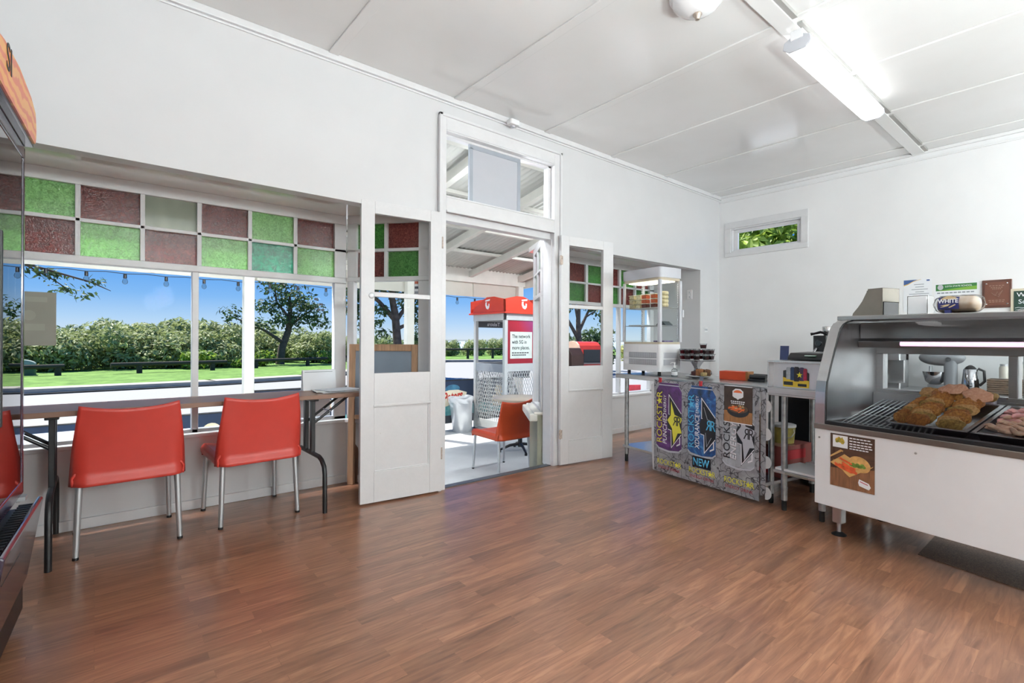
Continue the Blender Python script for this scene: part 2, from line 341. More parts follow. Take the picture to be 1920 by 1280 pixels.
def bay_window(name, loc, rz, x0, x1, cols, zs, zsill, clear, top, glassdef='clear'):
    zt, m1, m0, zb, zr = zs            # glass top, mid bar top, mid bar bottom, lower glass bottom, rail bottom
    b = B(); Y0, Y1 = 0, .06
    b.box(x0, Y0, zt, x1, Y1, top); b.box(x0, Y0, m0, x1, Y1, m1); b.box(x0, Y0 - .01, zr, x1, Y1, zb); b.box(x0, Y0, zsill, x1, Y1, zsill + .03)
    edges = [x0] + [e for c in cols for e in c[:2]] + [x1]
    for a, c in zip(edges[::2], edges[1::2]):
        if c - a > .004: b.box(a, Y0, zb, c, Y1, zt)
    for a, c in clear: b.box(a, Y0, zsill, c, Y1, zr)
    r = struct(b.done(name, M['trim'], bevel=.004)); r.location = loc; r.rotation_euler = (0, 0, rz)
    by = {}
    for a, c, t, l in cols:
        by.setdefault(t, []).append((a, c, m1, zt)); by.setdefault(l, []).append((a, c, zb, m0))
    nm = dict(green='green_pane', greenD='green_pane', maroon='maroon_pane', frost='frosted_pane', teal='teal_pane')
    for k, lst in by.items():
        b = B()
        for a, c, z0, z1 in lst: b.box(a - .003, .03, z0 - .003, c + .003, .034, z1 + .003)
        b.done(nm[k], M[k], r)
    b = B(); b.quad((x0 + .01, .035, zsill + .02), (x1 - .01, .035, zsill + .02), (x1 - .01, .035, zr + .01), (x0 + .01, .035, zr + .01)); b.done('clear_pane', M['clear'], r, flip=False)
    return r
G_, N_, F_, K_ = 'green', 'maroon', 'frost', 'teal'
bay_window('window_1', (0, 4.09, 0), 0, -.78, 1.60,
           [(-.719, -.424, N_, G_), (-.397, -.102, G_, N_), (-.075, .221, N_, G_), (.248, .540, F_, N_), (.569, .861, N_, G_), (.889, 1.182, G_, K_), (1.212, 1.503, N_, G_)],
           (2.124, 1.92, 1.896, 1.685, 1.640), .52, [(-.78, -.74), (.513, .553), (1.503, 1.60)], 2.2)
bay_window('window_2', (1.60, 4.07, 0), math.atan2(-.56, .46), 0, .725, [(.085, .325, 'greenD', N_), (.352, .622, N_, 'greenD')],
           (2.128, 1.922, 1.896, 1.69, 1.655), .52, [(0, .06), (.622, .725)], 2.2)
bay_window('window_3', (3.35, 3.51, 0), math.atan2(.57, .41), 0, .70, [(.09, .34, "greenD", N_), (.37, .62, N_, "greenD")],
           (2.095, 1.885, 1.861, 1.65, 1.61), .485, [(0, .09), (.62, .70)], 2.17)
bay_window('window_4', (0, 4.09, 0), 0, 3.76, 5.94, [(3.93, 4.235, 'greenD', N_), (4.268, 4.545, N_, 'greenD'), (4.588, 4.855, 'greenD', N_), (4.888, 5.183, N_, 'greenD'), (5.223, 5.51, 'greenD', N_), (5.543, 5.84, N_, 'greenD')],
           (2.097, 1.885, 1.861, 1.65, 1.61), .485, [(3.76, 3.86), (5.19, 5.22), (5.86, 5.94)], 2.17)
# high window in the right wall
b = B()
def ring(b, x0, x1, a, o):                  # rectangle ring in the yz plane: o = outer (y0,z0,y1,z1), a = inner
    b.box(x0, o[0], o[1], x1, o[2], a[1]); b.box(x0, o[0], a[3], x1, o[2], o[3]); b.box(x0, o[0], a[1], x1, a[0], a[3]); b.box(x0, a[2], a[1], x1, o[2], a[3])
ring(b, XB - .02, XB, (2.386, 2.345, 3.24, 2.655), (2.31, 2.288, 3.316, 2.739)); ring(b, XB - .006, XB + .06, (2.40, 2.36, 3.225, 2.64), (2.386, 2.345, 3.24, 2.655))
ring(b, XB + .04, XB + .075, (2.45, 2.385, 3.17, 2.60), (2.40, 2.345, 3.225, 2.64))
w5 = struct(b.done('window_5', M['trim'], bevel=.003))
b = B(); b.quad((XB + .06, 2.44, 2.38), (XB + .06, 3.18, 2.38), (XB + .06, 3.18, 2.61), (XB + .06, 2.44, 2.61)); b.done('clear_pane', M['clear'], w5, flip=False)
# door frame with transom light
b = B()
def fr(b, x0, z0, x1, z1, y0=YA - .03, y1=YA + .12): b.box(x0, y0, z0, x1, y1, z1)
fr(b, 2.06, 0, 2.118, 2.94); fr(b, 3.305, 0, 3.39, 2.94); fr(b, 2.118, 2.82, 3.305, 2.94); fr(b, 2.118, 2.195, 3.305, 2.315)
b.box(2.05, YA - .045, 0, 2.075, YA - .02, 2.95); b.box(3.372, YA - .045, 0, 3.397, YA - .02, 2.95); b.box(2.05, YA - .045, 2.93, 3.397, YA - .02, 2.95)
b.box(2.118, YA + .02, 2.13, 3.305, YA + .10, 2.195); b.box(2.118, YA - .04, 2.185, 3.305, YA - .02, 2.20); b.box(3.295, YA + .0, 0, 3.31, YA + .10, 2.13)
b.box(2.118, YA - .036, 2.83, 3.305, YA - .028, 2.835); b.box(2.118, YA - .036, 2.30, 3.305, YA - .028, 2.305)
struct(b.done('trim_16', M['trim'], bevel=.004))
b = B(); b.box(2.118, YA + .02, 2.315, 2.135, YA + .07, 2.82); b.box(3.27, YA + .02, 2.315, 3.305, YA + .07, 2.82); b.box(2.118, YA + .02, 2.80, 3.305, YA + .07, 2.82); b.box(2.118, YA + .02, 2.315, 3.305, YA + .07, 2.33)
w6 = struct(b.done('window_6', M['trim'], bevel=.003))
b = B(); b.quad((2.13, YA + .05, 2.32), (3.28, YA + .05, 2.32), (3.28, YA + .05, 2.81), (2.13, YA + .05, 2.81)); b.done('clear_pane', M['clear'], w6, flip=False)
b = B()
for x in (2.375, 2.895): b.box(x, YA + .025, 2.33, x + .035, YA + .045, 2.77)
b.box(2.375, YA + .025, 2.765, 2.93, YA + .045, 2.80); b.done('pane_divider', mat('blue grey metal strip', 'a3a9b3', .4, .2), w6)
b = B(); b.box(2.41, YA + .028, 2.33, 2.895, YA + .036, 2.765); b.done('blank_panel', M['greyplas'], w6)
b = B(); b.box(2.10, YA + .0, -.005, 3.32, YA + .06, .008); struct(b.done('trim_17', mat('grey threshold strip', '5b5f66', .45, .3)))

def door(name, loc, rz, x0, x1, gx0, gx1, knob):
    b = B(); t = .036
    b.box(x0, 0, .012, gx0, t, 2.165); b.box(gx1, 0, .012, x1, t, 2.165); b.box(gx0, 0, 2.078, gx1, t, 2.165)
    b.box(gx0, 0, .695, gx1, t, .935); b.box(gx0, 0, .012, gx1, t, .228); b.box(gx0, .004, 1.484, gx1, t - .004, 1.518)
    r = struct(b.done(name, M['door'], bevel=.003)); r.location = loc; r.rotation_euler = (0, 0, rz)
    b = B(); b.box(gx0 - .005, .012, .22, gx1 + .005, .024, .70)
    b.box(gx0 - .004, -.004, .695, gx1 + .012, .01, .712); b.box(gx0, .004, .228, gx0 + .012, .014, .69); b.box(gx1 - .012, .004, .228, gx1, .014, .69); b.box(gx0, .004, .228, gx1, .014, .238)
    b.done('door_panel', M['door'], r, bevel=.003)
    for z0, z1 in ((.93, 1.487), (1.515, 2.082)):
        b = B(); b.quad((gx0 - .005, .018, z0), (gx1 + .005, .018, z0), (gx1 + .005, .018, z1), (gx0 - .005, .018, z1)); b.done('glass_pane', M['clear'], r, flip=False)
    if knob:
        b = B(); b.lathe([(.021, 0), (.021, .004), (.015, .007), (.006, .008)], 20, T(knob, 0, 1.49) @ RX(PI / 2)); b.done('lock', M['alu'], r, smooth=40)
    for z in (.30, 1.93):
        hx = x1 if abs(x1) < .05 else x0
        b = B(); b.cyl((hx, .004, z - .045), (hx, .004, z + .045), .008, n=10); (b.box(hx - .018, -.003, z - .04, hx + .018, .001, z + .04) if knob is None else None); b.done('hinge', mat('rusty painted hinge', 'b9aaa0', .6, .2, var=.3, scale=40) if 'rusty painted hinge' not in bpy.data.materials else bpy.data.materials['rusty painted hinge'], r)
    return r
door('door_1', (2.064, 3.335, 0), math.atan2(-.0957, .9954), -.632, 0, -.534, -.100, -.556)
door('door_2', (3.349, 3.32, 0), math.atan2(-.1214, .9926), 0, .664, .097, .530, None)
# small fittings fixed to the walls
t = root('smoke_alarm', 'small white wedge sensor box on the cornice above the doorway', 'alarm', (2.77, 3.345, 3.03))
b = B(); b.rbox(-.05, -.045, 0, .05, .03, .045, .02); b.done('housing', M['whiteplas'], t, bevel=.006); b = B(); b.lathe([(.018, -.012), (.022, 0)], 14); b.done('lens', M['greyplas'], t, smooth=40)
t = root('light_switch', 'white switch plate on the bright end wall of the right bay', 'switch', (5.94, 3.545, 1.785))
b = B(); b.box(-.008, -.035, -.06, 0, .035, .06); b.done('plate', M['whiteplas'], t, bevel=.004)
for z in (-.03, .03):
    b = B(); b.box(-.013, -.008, z - .012, -.007, .008, z + .012); b.done('rocker', M['greyplas'], t, bevel=.002)
t = root('wall_socket', 'low white socket plate on the wall corner above the cup stand', 'socket', (6.07, 3.40, 1.33))
b = B(); b.box(-.04, -.009, -.03, .04, 0, .03); b.done('plate', M['whiteplas'], t, bevel=.003); b = B(); b.box(-.03, -.014, -.012, -.008, -.008, .012); b.box(.008, -.014, -.012, .03, -.008, .012); b.done('rocker', M['greyplas'], t)
# ceiling lights
M['tube'] = emit('lit diffuser', 'ffffff', 3.2)
t = root('batten_light', 'long white fluorescent batten light under the ceiling beam', 'ceiling light', (4.04, 1.255, CE - .028))
b = B(); b.box(-.76, -.035, -.055, .76, .035, 0); b.done('body', M['white'], t, bevel=.004)
pr = [(-.035, -.03), (-.072, -.05), (-.078, -.09), (-.045, -.118), (.045, -.118), (.078, -.09), (.072, -.05), (.035, -.03)]
b = B(); b.prismX(pr, -.74, .74); b.done('diffuser', M['tube'], t, bevel=.006)
for s in (-1, 1):
    b = B(); b.prismX([(p[0] * 1.03, p[1] * 1.02) for p in pr], s * .745 - .008, s * .745 + .008); b.done('end_cap', M['greyplas'], t, bevel=.004)
t = root('dome_light', 'round white dome ceiling light with a small metal finial', 'ceiling light', (2.56, 1.49, CE))
b = B(); b.lathe([(.15, 0), (.15, -.02), (.142, -.032), (.13, -.034)], 40); b.done('rim', M['white'], t, smooth=35)
b = B(); b.lathe([(.135, -.03), (.13, -.06), (.10, -.09), (.06, -.11), (.02, -.118), (.005, -.119)], 40); b.done('shade', mat('opal glass', 'e3e4e6', .12), t, smooth=60)
b = B(); b.lathe([(.022, -.112), (.024, -.122), (.017, -.134), (.012, -.15), (.004, -.152)], 16); b.done('finial', mat('aged nickel', 'b3a79c', .3, .8), t, smooth=50)
# added globe pendants, out of view, brightening the shop
M['globe'] = emit('opal fill globe', 'f0fbfb', GLOBE)
def pendant(x, y, lab):
    t = root('fill_pendant', lab, 'fill lamp', (x, y, CE), group='added fill globes at the back of the shop')
    b = B(); b.lathe([(.06, 0), (.06, -.02), (.02, -.035)], 20); b.done('canopy', M['white'], t, smooth=40)
    b = B(); b.cyl((0, 0, -.02), (0, 0, -1.02), .006, n=8); b.done('cord', M['black'], t)
    b = B(); b.lathe([(.002, -1.36)] + [(.18 * math.sin(PI * k / 14), -1.18 - .18 * math.cos(PI * k / 14)) for k in range(1, 14)] + [(.03, -1.0)], 28); b.done('globe', M['globe'], t, smooth=180)
    return t
for x, y, l in ((.9, -2.2, 'unseen added globe pendant behind the drinks fridge side of the shop'), (3.4, -2.2, 'unseen added globe pendant in the middle of the shop'), (5.2, -1.9, 'unseen added globe pendant over the kitchen side behind the display counter'), (.9, -4.2, 'unseen added globe pendant in the back corner by the left wall'), (5.2, -4.2, 'unseen added globe pendant in the back corner by the right wall')): pendant(x, y, l)
M['uplight'] = emit('fill uplighter disc', 'f0fbfb', UPL); M['uplight2'] = emit('dimmed fill disc', 'f0fbfb', UPL * .10)  # added uplighters, out of view, brightening ceiling and walls
for x, y, l in ((.7, -.55, 'unseen added floor uplighter nearest the drinks fridge'), (2.1, -.75, 'unseen added floor uplighter in the middle of the shop floor')):
    t = root('fill_uplighter', l, 'floor lamp', (x, y, 0), group='added fill uplighters at the back of the shop')
    b = B(); b.lathe([(.15, 0), (.15, .015), (.03, .03)], 28); b.done('base', M['white'], t, smooth=40); b = B(); b.cyl((0, 0, .02), (0, 0, 1.26), .014, n=12); b.done('pole', M['white'], t)
    b = B(); b.lathe([(.02, 1.24), (.12, 1.27), (.22, 1.35), (.24, 1.40), (.225, 1.40), (.20, 1.35), (.003, 1.30)], 32, caps=False); b.done('shade', M['white'], t, smooth=60)
    b = B(); b.lathe([(.205, 1.362), (.2, 1.366), (.003, 1.367)], 32); b.done('lamp', M['uplight2' if x > 4 else 'uplight'], t)
# ================================================================== SEATS, TABLE, FRIDGE
def make_chair(name, label, m, loc, rz):
    t = root(name, label, 'chair', loc, rz)
    def back(u, v):
        s = 2 * u - 1; z = .385 + v * (.405 + .028 * s * s)
        w = .258 - .036 * v + .006 * math.sin(PI * v); k = max(0, (abs(s) - .74) / .26) ** 2
        y = -.012 - .045 * v ** 1.6 + k * .055 * max(0, 1 - v / .7) + .02 * s * s * v
        sk = max(0, 1 - v / .13); y -= .024 * sk * (1 - .6 * k)
        return (s * w, y, z)
    b = B(); b.grid(back, 28, 22); b.done('backrest', m, t, smooth=180, solid=.012)
    b = B()
    prof = [(-.245, .385), (-.25, .43), (-.235, .452), (-.15, .438), (0, .432), (.15, .438), (.235, .452), (.25, .43), (.245, .385)]
    def seat(u, v):
        i = u * 8; k = min(7, int(i)); f = i - k; x = prof[k][0] * (1 - f) + prof[k + 1][0] * f; z = prof[k][1] * (1 - f) + prof[k + 1][1] * f
        y = .0 + v * .475; z += .012 * v - .05 * max(0, v - .9) * 3 * (1 if z > .40 else 0); return (x * (1 - .03 * v), y, z)
    b.grid(seat, 32, 14)
    b.box(-.236, .466, .385, .236, .476, .436); b.done('seat', m, t, smooth=50, solid=.012)
    for sx in (-1, 1):
        for y0, y1 in ((.0, .02), (.462, .44)):
            b = B(); b.cyl((sx * .232, y0, .012), (sx * .218, y1, .41), .0135, .0165, 14); lg = b.done('leg', M['alu'], t, smooth=50)
            b = B(); b.cyl((sx * .2325, y0, 0), (sx * .232, y0, .014), .0145, n=14); b.done('foot_cap', M['black'], lg, smooth=50)
    return t
c1 = make_chair('cafe_chair', 'red plastic cafe chair at the window table nearest the drinks fridge', M['red'], (.154, 3.52, 0), .02)
c2 = dup(c1, (.83, 3.545, 0), .06, 'red plastic cafe chair at the window table beside the open left door leaf')
c3 = make_chair('cafe_chair', 'orange plastic cafe chair standing out on the footpath in the doorway', M['orange'], (3.60, 4.28, -.30), .03)
# folding table
t = root('folding_table', 'long narrow brown trestle table with black wishbone legs under the bay window', 'table', (.35, 3.78, 0))
b = B(); b.box(-1.24, -.215, .757, 1.19, .21, .786); b.done('tabletop', M['tabletop'], t, bevel=.003)
for x, sg in ((-.53, -1), (.85, 1)):
    b = B()
    for y in (-.09, .05): b.box(x - .014, y - .026, .35, x + .014, y + .018, .757)
    b.box(x - .03, -.14, .735, x + .03, .10, .757)
    lg = b.done('leg_frame', M['black'], t, bevel=.004)
    b = B(); b.tube([(x, -.355, .0), (x, -.35, .26), (x, -.335, .31), (x, -.29, .345), (x, -.24, .36), (x, .18, .36), (x, .23, .345), (x, .27, .31), (x, .285, .26), (x, .29, 0)], .0155, 12); b.done('foot_frame', M['black'], lg, smooth=50)
    for y in (-.09, .05):
        b = B(); b.tube([(x, y - .01, .57), (x + sg * .26, y - .01, .755)], .0095, 8); b.done('brace', M['black'], t)
    b = B(); b.cyl((x + sg * .12, -.11, .655), (x + sg * .12, .05, .655), .005, n=8); b.done('cross_tie', M['alu'], t)
# things on the table
t = root('table_card', 'white folded card standing at the window end of the brown table', 'card', (1.335, 3.93, .786), 0)
b = B(); b.box(-.125, -.002, 0, .125, .002, .155, RX(-.12)); b.box(-.125, .052, 0, .125, .056, .15, RX(.1)); b.box(-.125, -.004, 0, .125, .05, .003); b.done('folded_sheet', M['paper'], t)
b = B(); b.box(-.11, -.0035, .138, .10, -.002, .142, RX(-.12)); b.done('print', M['greyink'], t)
for k, (dx, dy, rz, lab) in enumerate(((0, 0, .05, 'bottom magazine of the loose pile on the brown table end'), (-.02, .015, -.12, 'middle magazine of the loose pile on the brown table end'), (.02, -.005, .2, 'top magazine of the loose pile on the brown table end'))):
    b = B(); b.box(-.14, -.10, 0, .14, .10, .005); o = b.done('magazine', mat('magazine paper %d' % k, ('dfe3ea', 'e9e6e2', 'd7dde6')[k], .45, var=.1, scale=14), None, bevel=.001)
    tag(o, lab, 'magazine', 'magazines on the brown table'); o.location = (1.40 + dx, 3.76 + dy, .7865 + .0055 * k); o.rotation_euler = (0, 0, rz)
# notices on the window
b = B(); b.box(-.15, 0, -.16, .15, .002, .16); o = b.done('window_poster', M['greypaper']); o.location = (-.335, 4.112, 1.29); tag(o, 'grey back of a poster stuck to the bay window beside the fridge', 'poster')
b = B(); b.box(-.11, -.0006, .10, .11, 0, .13); b.lathe([(.03, 0), (.03, .0006)], 24, T(.03, -.0001, .02) @ RX(PI / 2)); b.box(-.02, -.0006, -.07, .10, 0, -.03)
b.done('faint_print', mat('faint show through print', '98978b', .7), o)
b = B(); b.box(-.12, 0, -.11, .12, .002, .11); o = b.done('window_notice', M['paper']); o.location = (1.36, 4.112, .665); tag(o, 'white sheet stuck low on the bay window below the table end', 'notice')
st = [(1.362, 1.50, .03, .018), (1.402, 1.46, .028, .018), (1.385, 1.415, .024, .018), (1.415, 1.415, .024, .018), (1.355, 1.425, .012, .012)]
for k, (x, z, w, h) in enumerate(st):
    b = B(); b.box(-w / 2, 0, -h / 2, w / 2, .003, h / 2); o = b.done('window_sticker', mat('sticker grey %d' % k, '70757c', .9, spec=.1)); o.location = (x, 4.108, z)
    tag(o, ['small grey sticker at the top of the cluster on the bay window corner', 'small grey sticker just below the topmost one on the bay window corner', 'middle sticker of the lowest row on the bay window corner', 'right end sticker of the lowest row on the bay window corner', 'tiny grey sticker at the left end of the lowest sticker row'][k], 'sticker', 'stickers on the bay window corner')
t = root('opening_notice', 'narrow white notice on the side window seen through the left door leaf glass', 'notice', (1.605, 4.075, 0), math.atan2(-.56, .46))
b = B(); b.box(.578, .018, 1.53, .618, .02, 1.665); b.done('sheet', M['paper'], t)
for z, c in ((1.64, 'c0705a'), (1.60, '565c68'), (1.56, '9aa0aa')):
    b = B(); b.box(.583, .0165, z - .01, .613, .018, z + .01); b.done('print_block', mat('notice print ' + c, c, .6), t)
# blackboard leaning in the bay corner
t = root('pavement_blackboard', 'timber framed blue grey blackboard leaning behind the left door leaf', 'blackboard', (1.585, 3.995, 0), math.atan2(-.40, .405), rx=-.03)
W = .57
for x in (0, W - .05):
    b = B(); b.box(x, -.02, 0, x + .05, .02, 1.14); b.done('stile', M['wood'], t, bevel=.003)
b = B(); b.box(.05, -.02, 1.085, W - .05, .02, 1.14); b.done('top_rail', M['wood'], t, bevel=.003)
b = B(); b.box(.05, -.018, .53, W - .05, .018, .565); b.done('bottom_rail', M['wood'], t, bevel=.003)
b = B(); b.box(.045, -.006, .56, W - .045, .006, 1.09); b.done('board', M['board'], t)
for x in (.02, W - .07):
    b = B(); b.box(x, .03, 0, x + .045, .06, 1.08, RX(-.05)); b.done('prop_leg', M['woodD'], t, bevel=.003)
# ------------------------------------------------------------------ drinks fridge
t = root('drinks_fridge', 'tall dark glass door drinks fridge with an orange header sign at the left edge', 'drinks fridge', (-.228, 2.88, 0), math.atan2(.998, .056))
b = B(); b.box(-.74, .04, .06, -.002, .62, 1.98); b.done('body', M['blackgloss'], t, bevel=.006)
b = B(); z0, z1, x0, x1 = .535, 1.955, -.735, -.004
b.box(x0, -.002, z0, x0 + .05, .03, z1); b.box(x1 - .03, -.002, z0, x1, .03, z1); b.box(x0, -.002, z1 - .05, x1, .03, z1); b.box(x0, -.002, z0, x1, .03, z0 + .055)
d = b.done('door', M['purpleblack'], t, bevel=.006)
b = B(); b.box(x0 + .05, .002, z0 + .05, x1 - .03, .012, z1 - .05); b.done('door_glass', M['smoke'], d)
b = B(); b.box(x0 + .012, -.05, .9, x0 + .03, -.02, 1.5); b.done('handle', M['black'], d, bevel=.004)
for z in (z1 + .012, z0 - .012):
    b = B(); b.box(x1 - .06, -.015, z - .008, x1 - .005, .03, z + .008); b.cyl((x1 - .02, .012, z - .02), (x1 - .02, .012, z + .02), .006, n=10); b.done('hinge', M['alu'], t)
hp = [(-.74, 1.985), (-.03, 1.985), (-.012, 2.0), (.0, 2.03), (.004, 2.06), (-.006, 2.10), (-.02, 2.135), (-.12, 2.165), (-.37, 2.185), (-.62, 2.165), (-.74, 2.14)]
b = B(); b.prismF(hp, -.03, .3); b.bm.transform(T(0, 0, -.03)); b.done('header_housing', M['purpleblack'], t, bevel=.006)
hc = (-.36, 2.08); hq = [(hc[0] + (x - hc[0]) * .965, hc[1] + (z - hc[1]) * .86) for x, z in hp]
def signmat():
    n = NT('orange header print'); v = n.coords((3, 3, 3)); w = n.add('ShaderNodeTexWave'); w.wave_type = 'RINGS'; w.inputs['Scale'].default_value = 2.2; w.inputs['Distortion'].default_value = 7
    n.ln(v, w.inputs['Vector']); n.ln(n.ramp(w.outputs['Fac'], [(.45, 'e8a03a'), (.6, 'e07a2c'), (.8, 'd95f26')]), n.b.inputs['Base Color']); n.b.inputs['Roughness'].default_value = .3; return n.m
b = B(); b.prismF(hq, -.036, -.028); b.bm.transform(T(0, 0, -.03)); h = b.done('header_sign', signmat(), t)
b = B(); b.text('SI', .13, T(-.50, -.037, 2.085) @ FRONT, ax='RIGHT'); b.done('lettering', M['ink'], h)
bp = [(0.045, .50), (0.0, .19), (-.02, .17), (-.02, .50)]
b = B(); b.prismX([(-.062, .505), (-.05, .515), (-.04, .505), (.01, .19), (0, .17), (-.012, .185)], -.745, .005); b.done('kick_panel', M['purpleblack'], t, bevel=.006)
b = B(); b.box(-.74, -.045, .465, 0, .04, .472); b.box(-.74, .0, .06, 0, .05, .17)
b.done('ledge', M['black'], t)
b = B()
for k in range(22): b.box(-.725 + k * .033, -.04, .474, -.713 + k * .033, .01, .492)
b.done('air_grille', M['black'], t)
b = B()
for k in range(6): b.box(-.70, -.045 + .0085 * k - .003, .41 - .045 * k, -.40, -.035 + .0085 * k, .425 - .045 * k)
b.done('louvres', M['black'], t)
for x in (-.68, -.06):
    for y in (.08, .56):
        b = B(); b.cyl((x, y, 0), (x, y, .065), .02, n=12); b.done('foot', M['black'], t)
# ================================================================== COUNTER BENCHES
TH = math.atan2(-.981, -.194); CM = Matrix(((-.194, .981, 0), (-.981, -.194, 0), (0, 0, 1)))
def W(o, x, y, z=0): v = CM @ Vector((x, y, 0)); return (o[0] + v.x, o[1] + v.y, z)
B0 = (3.865, 2.63); C0 = (3.374, 1.174)
def bench_leg(t, x, y, top, foot=.0, m='galv'):
    b = B(); b.cyl((x, y, .07), (x, y, top), .0205, n=18); l = b.done('leg', M[m], t, smooth=50)
    b = B(); b.cyl((x, y, .155), (x, y, .165), .023, n=18); b.done('collar', M['galv'], l, smooth=50)
    b = B(); b.lathe([(.016, 0), (.017, .02), (.0155, .06), (.018, .085)], 16, T(x, y, 0)); b.done('foot', M['rubber'], l, smooth=50); return l
t = root('steel_bench', 'long stainless steel work bench carrying the glass display and cup stand', 'bench', (B0[0], B0[1], 0), TH)
b = B(); b.box(-.59, .03, .844, 1.06, .72, .854); b.box(-.59, .03, .812, 1.06, .042, .846); b.box(-.59, .708, .812, 1.06, .72, .846); b.box(-.59, .03, .812, -.578, .72, .846); b.box(1.048, .03, .812, 1.06, .72, .846)
b.done('worktop', M['steelH'], t, bevel=.003)
b = B(); b.box(-.50, .045, .135, 1.03, .69, .16); b.done('undershelf', M['steelH'], t, bevel=.003)
for x, y in ((-.47, .07), (1.01, .14), (-.47, .66), (1.0, .66)): bench_leg(t, x, y, .83)
t = root('till_bench', 'small stainless till bench with a raised box top beside the display counter', 'bench', (B0[0], B0[1], 0), TH)
b = B(); b.box(1.072, 0, .80, 1.49, .62, .812); b.box(1.072, 0, .812, 1.49, .012, .852); b.box(1.072, 0, .848, 1.49, .62, .856); b.done('worktop', M['steelH'], t, bevel=.003)
b = B(); b.box(1.072, .0, .856, 1.082, .60, 1.045); b.box(1.082, .0, 1.036, 1.49, .60, 1.045); b.box(1.072, -.002, 1.03, 1.49, .004, 1.047); b.done('box_shelf', M['steel'], t, bevel=.002)
b = B(); b.box(1.082, .055, .856, 1.49, .06, 1.036); b.done('front_panel', mat('bright satin steel', 'd6d7da', .35, .9, var=.03), t)
for x, y in ((1.157, .068), (1.41, .079), (1.157, .56), (1.44, .56)): bench_leg(t, x, y, .80)
b = B(); b.box(1.09, .04, .255, 1.49, .60, .275); b.done('undershelf', M['steelH'], t, bevel=.003)
b = B(); b.box(1.10, .05, .276, 1.49, .34, .292); b.box(1.13, .36, .276, 1.49, .58, .296); b.done('shelf_board', M['paper'], t, bevel=.002)
b = B(); b.box(1.18, .0385, .258, 1.34, .0395, .272); b.done('label_strip', M['greypaper'], t)
# sticker with drink cans on the till bench
t = root('drink_sticker', 'yellow and black sticker of drink cans on the till bench panel', 'sticker', W(B0, 1.245, .054, .865), TH)
b = B(); b.prismF([(-.09, .0), (.09, .0), (.092, .05), (.05, .06), (0, .045), (-.05, .06), (-.092, .07)], -.001, 0); b.done('yellow_base', mat('sticker yellow', 'e3c23a', .4), t)
b = B(); b.prismF([(-.09, .065), (-.05, .057), (0, .042), (.05, .057), (.09, .048), (.09, .10), (.07, .11), (-.07, .115), (-.09, .11)], -.0012, 0); b.box(-.085, -.0018, .012, -.02, -.001, .036); b.box(.015, -.0018, .008, .075, -.001, .026); b.done('black_band', M['ink'], t)
for k, (x, w, z0, z1, c) in enumerate(((-.052, .03, .052, .135, 'aab0b8'), (-.022, .03, .046, .137, '2b3f63'), (.006, .034, .04, .14, '232028'), (.042, .03, .046, .137, '4a3558'), (.066, .024, .05, .13, 'a3233f'))):
    b = B(); b.prismF([(x - w / 2, z0), (x + w / 2, z0), (x + w / 2, z1 - .008), (x + w / 2 - .006, z1), (x - w / 2 + .006, z1), (x - w / 2, z1 - .008)], -.0022 - .0002 * k, -.001); b.done('can_print', mat('sticker can %d' % k, c, .35, var=.25, scale=40), t)
b = B(); b.prismF(star(.028, .085, .022), -.0042, -.003); b.done('star_print', mat('star yellow', 'e6df3e', .4), t)
# items on the till
b = B(); b.box(-.032, -.002, 0, .032, .002, .10, RX(-.06)); o = b.done('brochure_card', mat('navy card', '2f3a63', .5, var=.3, scale=18)); o.location = W(B0, 1.092, .16, 1.046); o.rotation_euler = (0, 0, TH); tag(o, 'dark blue upright card on the till bench left of the black terminal', 'card')
t = root('till_terminal', 'low black till terminal lying on the till bench', 'till', W(B0, 1.30, .26, 1.0475), TH)
b = B(); b.prismX([(-.13, 0), (.14, 0), (.14, .05), (.10, .056), (-.10, .05), (-.13, .02)], -.165, .17); b.done('casing', M['black'], t, bevel=.006)
b = B(); b.box(-.04, -.134, .03, .03, -.112, .036, T(0, 0, 0)); b.done('display_strip', emit('till display', '2f8f5a', .25), t)
# ------------------------------------------------------------------ glass cake display
t = root('glass_display', 'tall white refrigerated glass display cabinet on the steel bench', 'display cabinet', (3.99, 2.68, .854), math.atan2(-.993, -.12))
X0, D = -.48, .30
b = B(); b.rbox(X0, 0, .04, 0, D, .295, .03); b.done('base', M['white'], t, smooth=40)
b = B(); b.rbox(X0 - .004, -.004, .915, .004, D + .004, 1.01, .032); b.rbox(X0 + .01, .01, 1.01, -.01, D - .01, 1.014, .03); b.done('hood', M['greyplas'], t, smooth=40)
b = B(); b.rbox(X0 + .004, .004, .893, -.004, D - .004, .915, .03); b.done('hood_trim', mat('beige plastic', 'b9ad98', .4), t, smooth=40)
b = B(); b.rbox(X0 + .003, .003, .295, -.003, D - .003, .315, .03); b.done('base_trim', mat('beige plastic base', 'b3a893', .4), t, smooth=40)
for x0, y0 in ((X0, 0), (-.038, 0), (X0, D - .03), (-.03, D - .03)):
    b = B(); b.rbox(x0, y0, .315, x0 + (.038 if x0 > -.2 else .026), y0 + .032, .893, .012); b.done('corner_post', M['greyplas'], t, smooth=40)
b = B()
b.quad((X0 + .02, .008, .315), (-.03, .008, .315), (-.03, .008, .893), (X0 + .02, .008, .893)); b.quad((-.008, .03, .315), (-.008, D - .02, .315), (-.008, D - .02, .893), (-.008, .03, .893))
b.quad((X0 + .008, .03, .315), (X0 + .008, D - .02, .315), (X0 + .008, D - .02, .893), (X0 + .008, .03, .893)); b.quad((X0 + .02, D - .008, .315), (-.03, D - .008, .315), (-.03, D - .008, .893), (X0 + .02, D - .008, .893)); b.done('glass', M['cake glass'], t, flip=False)
